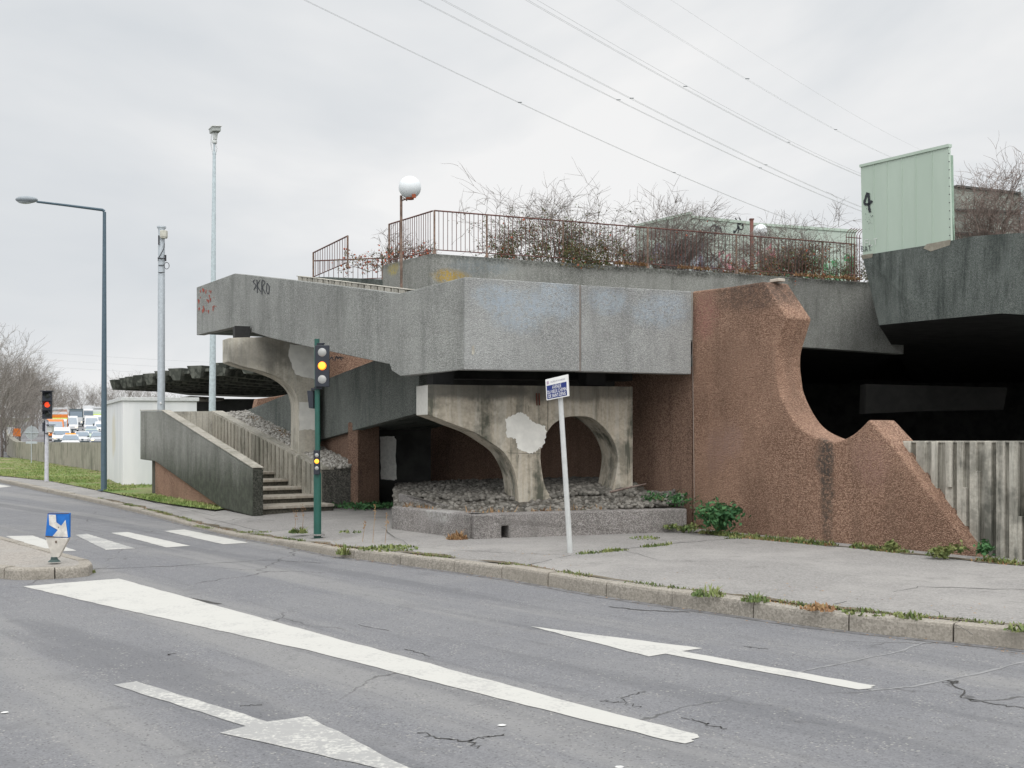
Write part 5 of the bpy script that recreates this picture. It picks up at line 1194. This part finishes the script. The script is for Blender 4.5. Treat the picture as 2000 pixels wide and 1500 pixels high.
words = ['leafless tree cut by the left edge of photo, nearest', 'leafless tree at left edge above the curved wall end', 'leafless tree straight above the orange marker barrel', 'leafless tree left of the grey round sign back', 'leafless tree above the grey round sign back', 'tall leafless tree furthest behind at left edge', 'leafless tree just left of red signal head', 'leafless tree behind the black signal head', 'leafless tree right of the black signal head', 'leafless tree above the orange lorry', 'far leafless tree above the orange lorry roof', 'far leafless tree above dark cab lorry', 'far leafless tree above white trailer lorry', 'far leafless tree left of the dark lamp pole', 'far leafless tree hidden behind dark lamp pole', 'leafless tree just right of dark lamp pole above cabin roof', 'tall pale leafless tree above left half of the cabin', 'low leafless tree above middle of the cabin roof', 'leafless tree under the tip of fan canopy', 'low leafless tree by equipment mast', 'leafless tree mostly outside the left edge', 'big leafless tree behind the one above round sign', 'big leafless tree behind the one by red signal', 'small leafless tree between barrel and round sign', 'low leafless tree under fan canopy right of mast']
for i, (x, d, s_) in enumerate(spots):
    o = protos[i] if i < 3 else copy_tree(protos[i % 3])
    o.location = ((x - 1000) * d / F, d, max(.1, hz(d))); s_ *= .88; o.scale = (s_, s_, s_); o.rotation_euler = (0, 0, i * 1.7); o['label'] = words[i]

# weeds
def weed_along(pts, zb, nper, h, mat, name, label, thr=0.0, cat='weeds', sc=1.3, spread=.07, w=.007):
    b = MB()
    for i in range(len(pts) - 1):
        a, c = pts[i], pts[i + 1]; n_ = int((c - a).length * nper)
        for k in range(n_):
            p = a.lerp(c, random.random()) + Vector((random.gauss(0, .03), random.gauss(0, .03), 0))
            if mnoise.noise(p * sc) < thr: continue
            blades(b, p, 5, h, spread, 1.2, w)
    return tag(b.build(name, MT[mat], recalc=False), label, cat, kind='stuff')
random.seed(5)
kk = [kp[i] + KN[i] * .19 + Vector((0, 0, kh[i] - .01)) for i in range(1, len(kp) - 4)]
weed_along(kk, 0, 60, .045, 'weed', 'kerb_weeds', 'low green weeds in the joint behind the kerb', -.02)
weed_along(kk, 0, 40, .03, 'dry', 'dead_weeds', 'dry brown weeds in the joint behind the kerb', .05, sc=.9)
fp = [Gd(x, y, .14) for x, y in [(1360, 1040), (1450, 1050), (1560, 1060), (1700, 1073), (1900, 1094), (2010, 1106)]]
weed_along(fp, 0, 130, .085, 'weed', 'wall_weeds', 'green weeds along the foot of the pink wall', -.12, spread=.08, w=.010)
weed_along(fp, 0, 60, .05, 'dry', 'dead_weeds', 'dry brown litter along the foot of the pink wall', -.1, spread=.09, w=.010)
jp = [Gd(x, y, .14) for x, y in [(1120, 1084), (1210, 1075), (1300, 1064), (1450, 1050)]]
weed_along(jp, 0, 80, .05, 'weed', 'joint_weeds', 'green weeds in pavement joint right of the street sign', -.1, spread=.08)
jp = [Gd(x, y, .1) for x, y in [(385, 1028), (450, 1040), (530, 1040), (600, 1045)]] 
weed_along(jp, 0, 60, .04, 'weed', 'joint_weeds', 'green weeds in pavement joint left of amber signal', 0, spread=.07)
jp = [at_z(g_(x, PA.d(x) + .42) if x < 923 else g_(x, PC.d(x) + .42), .47) for x in (790, 850, 921, 1000, 1100, 1230)]
weed_along(jp, 0, 26, .12, 'dry', 'dead_weeds', 'dry straw stems along inner edge of planter', .0, spread=.05)
weed_along(jp, 0, 14, .06, 'weed', 'planter_weeds', 'small green weeds along inner edge of planter', .1, spread=.06)
def clump(label, pos, n_, h, sp_, mat, w=.012, name='weed_clump', group='weed clumps on the pavement', lean=1.3):
    b = MB(); blades(b, pos, n_, h, sp_, lean, w); return tag(b.build(name, MT[mat], recalc=False), label, 'weed', group)
clump('leafy green weed left of the amber signal pole base', Gd(583, 1041, .13), 90, .11, .15, 'weed', .014)
clump('wide green weed patch at kerb below planter corner', Gd(760, 1072, .13), 260, .06, .42, 'weed', .014)
clump('brown dry tuft at the cracked planter corner', Gd(893, 1053, .14), 130, .13, .16, 'dry', .012)
clump('green tuft growing from kerb joint under signal', Gd(672, 1083, .05), 70, .15, .10, 'weed', .010)
clump('small green tuft right of amber signal pole', Gd(683, 1040, .14), 40, .05, .2, 'weed', .012)
clump('bright green tuft on kerb, nearest to arrow tip', Gd(1383, 1163, .15), 110, .09, .17, 'weed', .010)
clump('green tuft on kerb right of the brightest one', Gd(1477, 1174, .15), 80, .08, .14, 'weed', .010)
clump('brown dead clump on kerb', Gd(1600, 1190, .15), 90, .06, .16, 'dry', .014)
clump('flat green weed on kerb right of dead clump', Gd(1690, 1198, .15), 60, .05, .2, 'weed', .012)
clump('flat green weed on kerb toward the right edge', Gd(1778, 1206, .15), 60, .06, .15, 'weed', .012)
clump('green weed at kerb on the right photo edge', Gd(1992, 1232, .15), 50, .06, .12, 'weed', .012)
clump('green weed on island tip', Gd(173, 1119, .0), 40, .09, .08, 'weed', .01)
clump('flat green patch in front of pink wall on pavement', Gd(1260, 1052, .14), 70, .05, .25, 'weed', .012)
def soil(pts, nrm, w, name):
    b = MB(); A = []; B = []
    for i in range(len(pts) - 1):
        for k in range(12):
            p = pts[i].lerp(pts[i + 1], k / 12); n_ = nrm[i].lerp(nrm[i + 1], k / 12); q_ = w * (.55 + 1.1 * max(-.4, mnoise.noise(p * 2.3))) * random.uniform(.75, 1.25); A.append(p + Vector((0, 0, .006))); B.append(p + n_ * q_ + Vector((0, 0, .006)))
    k = len(A); b.add(A + B, [(i, i + 1, k + i + 1, k + i) for i in range(k - 1)]); return tag(b.build(name, MT['soil'], recalc=False), kind='structure')
MT['soil'] = pave_mat('joint_soil', (.09, .075, .05), (.17, .145, .105), (.20, .18, .14), 40)
soil([kp[i] + KN[i] * .165 + Vector((0, 0, kh[i] + .001)) for i in range(1, len(kp) - 4)], [KN[i] for i in range(1, len(kp) - 4)], .16, 'joint_soil')
fn = Vector((-.6, -.5, 0)); soil([p - fn * .05 + Vector((0, 0, .002)) for p in fp], [fn] * len(fp), .22, 'wall_foot_soil')
te = [tp(x) - Vector((.06, .32, -.0)) for x in (1180, 1262, 1350, 1436, 1520, 1600, 1680)]
b = MB()
for i in range(6):
    for _ in range(90):
        p = te[i].lerp(te[i + 1], random.random()); p.z = 6.26
        if mnoise.noise(p * .9) < -.05: continue
        blades(b, p, 3, .14, .05, 1.6, .012)
tag(b.build('edge_weeds', MT['dry'], recalc=False), 'dry grass and weeds along the top edge of the terrace wall', 'weeds', kind='stuff')
# dry tall stalks
b = MB()
for (x, y, h) in [(728, 1060, .55), (752, 1062, .45), (708, 1058, .3), (590, 1040, .45), (575, 1042, .4)]:
    p = Gd(x, y, .13); b.tube([p, p + Vector((.02, 0, h * .5)), p + Vector((random.uniform(-.05, .08), 0, h))], [.004, .003, .002], 3)
    for _ in range(14): q = p + Vector((random.gauss(.03, .012), 0, h * random.uniform(.55, 1))); b.sphere(q, .008, 4, 3)
tag(b.build('dry_stalks', MT['dry'], recalc=False), 'thin dry seed stalks standing on pavement by the kerb', 'stalks', kind='stuff')
def leafy(name, label, pos, r_, h, n_, mat, s0=.03, s1=.06, group='leafy plants at the wall feet'):
    rng = random.Random(hash(label) % 999 if False else len(label)); t = thing(name, label, 'plant', tuple(pos), group); mb = MB(); mb2 = MB(); pts = []
    for _ in range(max(6, n_ // 40)):
        a = rng.uniform(0, 6.28); e = Vector(pos) + Vector((math.cos(a) * r_ * rng.random(), math.sin(a) * r_ * rng.random() * .8, h * rng.uniform(.5, 1))); mb2.tube([pos, Vector(pos).lerp(e, .5) + Vector((0, 0, h * .15)), e], [.008, .006, .004], 4)
        for k in range(n_ // max(6, n_ // 40)):
            pts.append(e + Vector((rng.gauss(0, r_ * .22), rng.gauss(0, r_ * .22), rng.gauss(0, h * .17) - h * .1)))
    pts = [p if p.z > pos[2] + .01 else Vector((p.x, p.y, pos[2] + .01 + rng.random() * .05)) for p in pts]
    leafcloud(mb, pts, rng, s0, s1); mb.build('foliage', MT[mat], t, recalc=False); mb2.build('stem', MT['weed'], t); return t
leafy('leafy_plant', 'dark green spurge plant at the left foot of pink wall', Gd(1403, 1045, .14), .33, .42, 700, 'dkleaf')
leafy('leafy_plant', 'green herb patch on right end of the planter', Vector((1318 - 1000, 0, 0)) * 18.4 / F + Vector((0, 18.6, .5)), .36, .22, 500, 'dkleaf', .02, .04)
leafy('leafy_plant', 'low green nettles in front of the dark recess', Gd(700, 994, .14) + Vector((.1, 0, 0)), .75, .12, 800, 'dkleaf', .02, .045)
leafy('leafy_plant', 'low green nettles beside planter at the recess mouth', Gd(745, 993, .14), .55, .12, 500, 'dkleaf', .02, .045)
leafy('leafy_plant', 'green and brown weeds under the right end of planter', Gd(1335, 1040, .14), .3, .13, 300, 'weed', .02, .04)
leafy('leafy_plant', 'green plant at foot of pink wall tail', Gd(1845, 1092, .14), .22, .16, 260, 'weed', .02, .045)
leafy('leafy_plant', 'green plant where the pink tail meets ribbed wall', Gd(1922, 1092, .14), .13, .2, 200, 'dkleaf', .02, .045)
leafy('leafy_plant', 'small plant at foot of pink wall below dark stain', Gd(1735, 1078, .14), .12, .13, 150, 'weed', .02, .045)
t = thing('branch', 'dead dark branch lying on cobbles right of the pier', 'branch', tuple(P(1215, 957, 18.9)))
b = MB(); b.tube([P(1192, 961, 18.6), P(1225, 953, 18.9), P(1262, 945, 19.1)], [.02, .018, .01], 5); b.build('stick', MT['twigred'], t)

# litter
random.seed(9); b = MB()
for (x, y) in [(980, 1418), (388, 1031), (8, 1393), (1210, 1500)]:
    p = Gd(x, y, .0); a = random.uniform(0, 3); b.poly([p + Vector((math.cos(a + t_) * .025 * random.uniform(.6, 1.2), math.sin(a + t_) * .025, .006)) for t_ in (0, 1, 2, 3, 4.2, 5.2)])
tag(b.build('litter', plain('paper_litter', (.6, .6, .58), .8), recalc=False), 'scraps of pale litter on the road', 'litter', kind='stuff')
b = MB()
for _ in range(420):
    i = random.randrange(1, len(kp) - 6); p = kp[i].lerp(kp[i + 1], random.random()) + KN[i] * random.choice([random.uniform(-.25, -.02), random.uniform(.2, 1.2)]); zz_ = .01 if (p - kp[i]).dot(KN[i]) < 0 else kh[i] + .02
    a = random.uniform(0, 6); s_ = random.uniform(.008, .02); b.poly([(p.x + math.cos(a) * s_, p.y + math.sin(a) * s_, zz_), (p.x - math.sin(a) * s_ * .6, p.y + math.cos(a) * s_ * .6, zz_ + .004), (p.x - math.cos(a) * s_, p.y - math.sin(a) * s_, zz_)])
tag(b.build('dead_leaves', MT['dry'], recalc=False), 'tiny dead leaves and grit scattered along the kerb', 'leaves', kind='stuff')

# ---- power lines
MT['wire'] = plain('aluminium_wire', (.45, .46, .48), .5)
wires = [((640, -5), (1540, 428), 'lowest overhead line bundle, left of the others', [0, 3.5]), ((862, -5), (1690, 416), 'second overhead line bundle from the left', [0, 4]), ((905, -5), (1690, 408), 'third overhead line bundle ending by the green panel', [0, 5]),
         ((1066, -5), (1690, 348), 'fourth overhead line bundle, reaching the green panel higher up', [0, 5, 22]), ((1240, -5), (1760, 316), 'fifth overhead line bundle, faint, passing above green panel', [0, 5]), ((1345, -5), (1820, 302), 'faintest single overhead line at upper right', [0])]
for (a, c, lab, offs) in wires:
    t = thing('power_line', lab, 'power line', (0, 0, 0), 'overhead power lines')
    for o_ in offs:
        A_, B_ = P(a[0] + o_, a[1], 75), P(c[0], c[1] - o_ * .25, 190); A_ += (A_ - B_) * .35; pts = []
        for i in range(41):
            f = i / 40; pts.append(A_.lerp(B_, f) - Vector((0, 0, 4 * 1.2 * f * (1 - f))))
        b = MB(); b.tube(pts, [.004 + .007 * i / 40 for i in range(41)] if 'faint' in lab else [.007 + .012 * i / 40 for i in range(41)], 4); b.build('wire', MT['wire'], t)
    if len(offs) > 1:
        b = MB()
        for f in (.42, .66):
            p1 = Vector(A_).lerp(P(c[0], c[1], 190), f) - Vector((0, 0, 4.8 * f * (1 - f))); b.box(p1 + Vector((.1, 0, .02)), (.35, .06, .05))
        b.build('spacer', MT['vdark'], t)
for k in range(3):
    t = thing('power_line', ['upper distant line crossing above far trees', 'middle distant line crossing above far trees', 'lower distant line crossing above far trees'][k], 'power line', (0, 0, 0), 'distant power lines')
    A_, B_ = P(-50, 678 + k * 14, 400), P(420, 708 + k * 13, 420); b = MB(); b.tube([A_.lerp(B_, i / 10) - Vector((0, 0, 1.5 * (i / 10) * (1 - i / 10))) for i in range(11)], .035, 3); b.build('wire', MT['wire'], t)
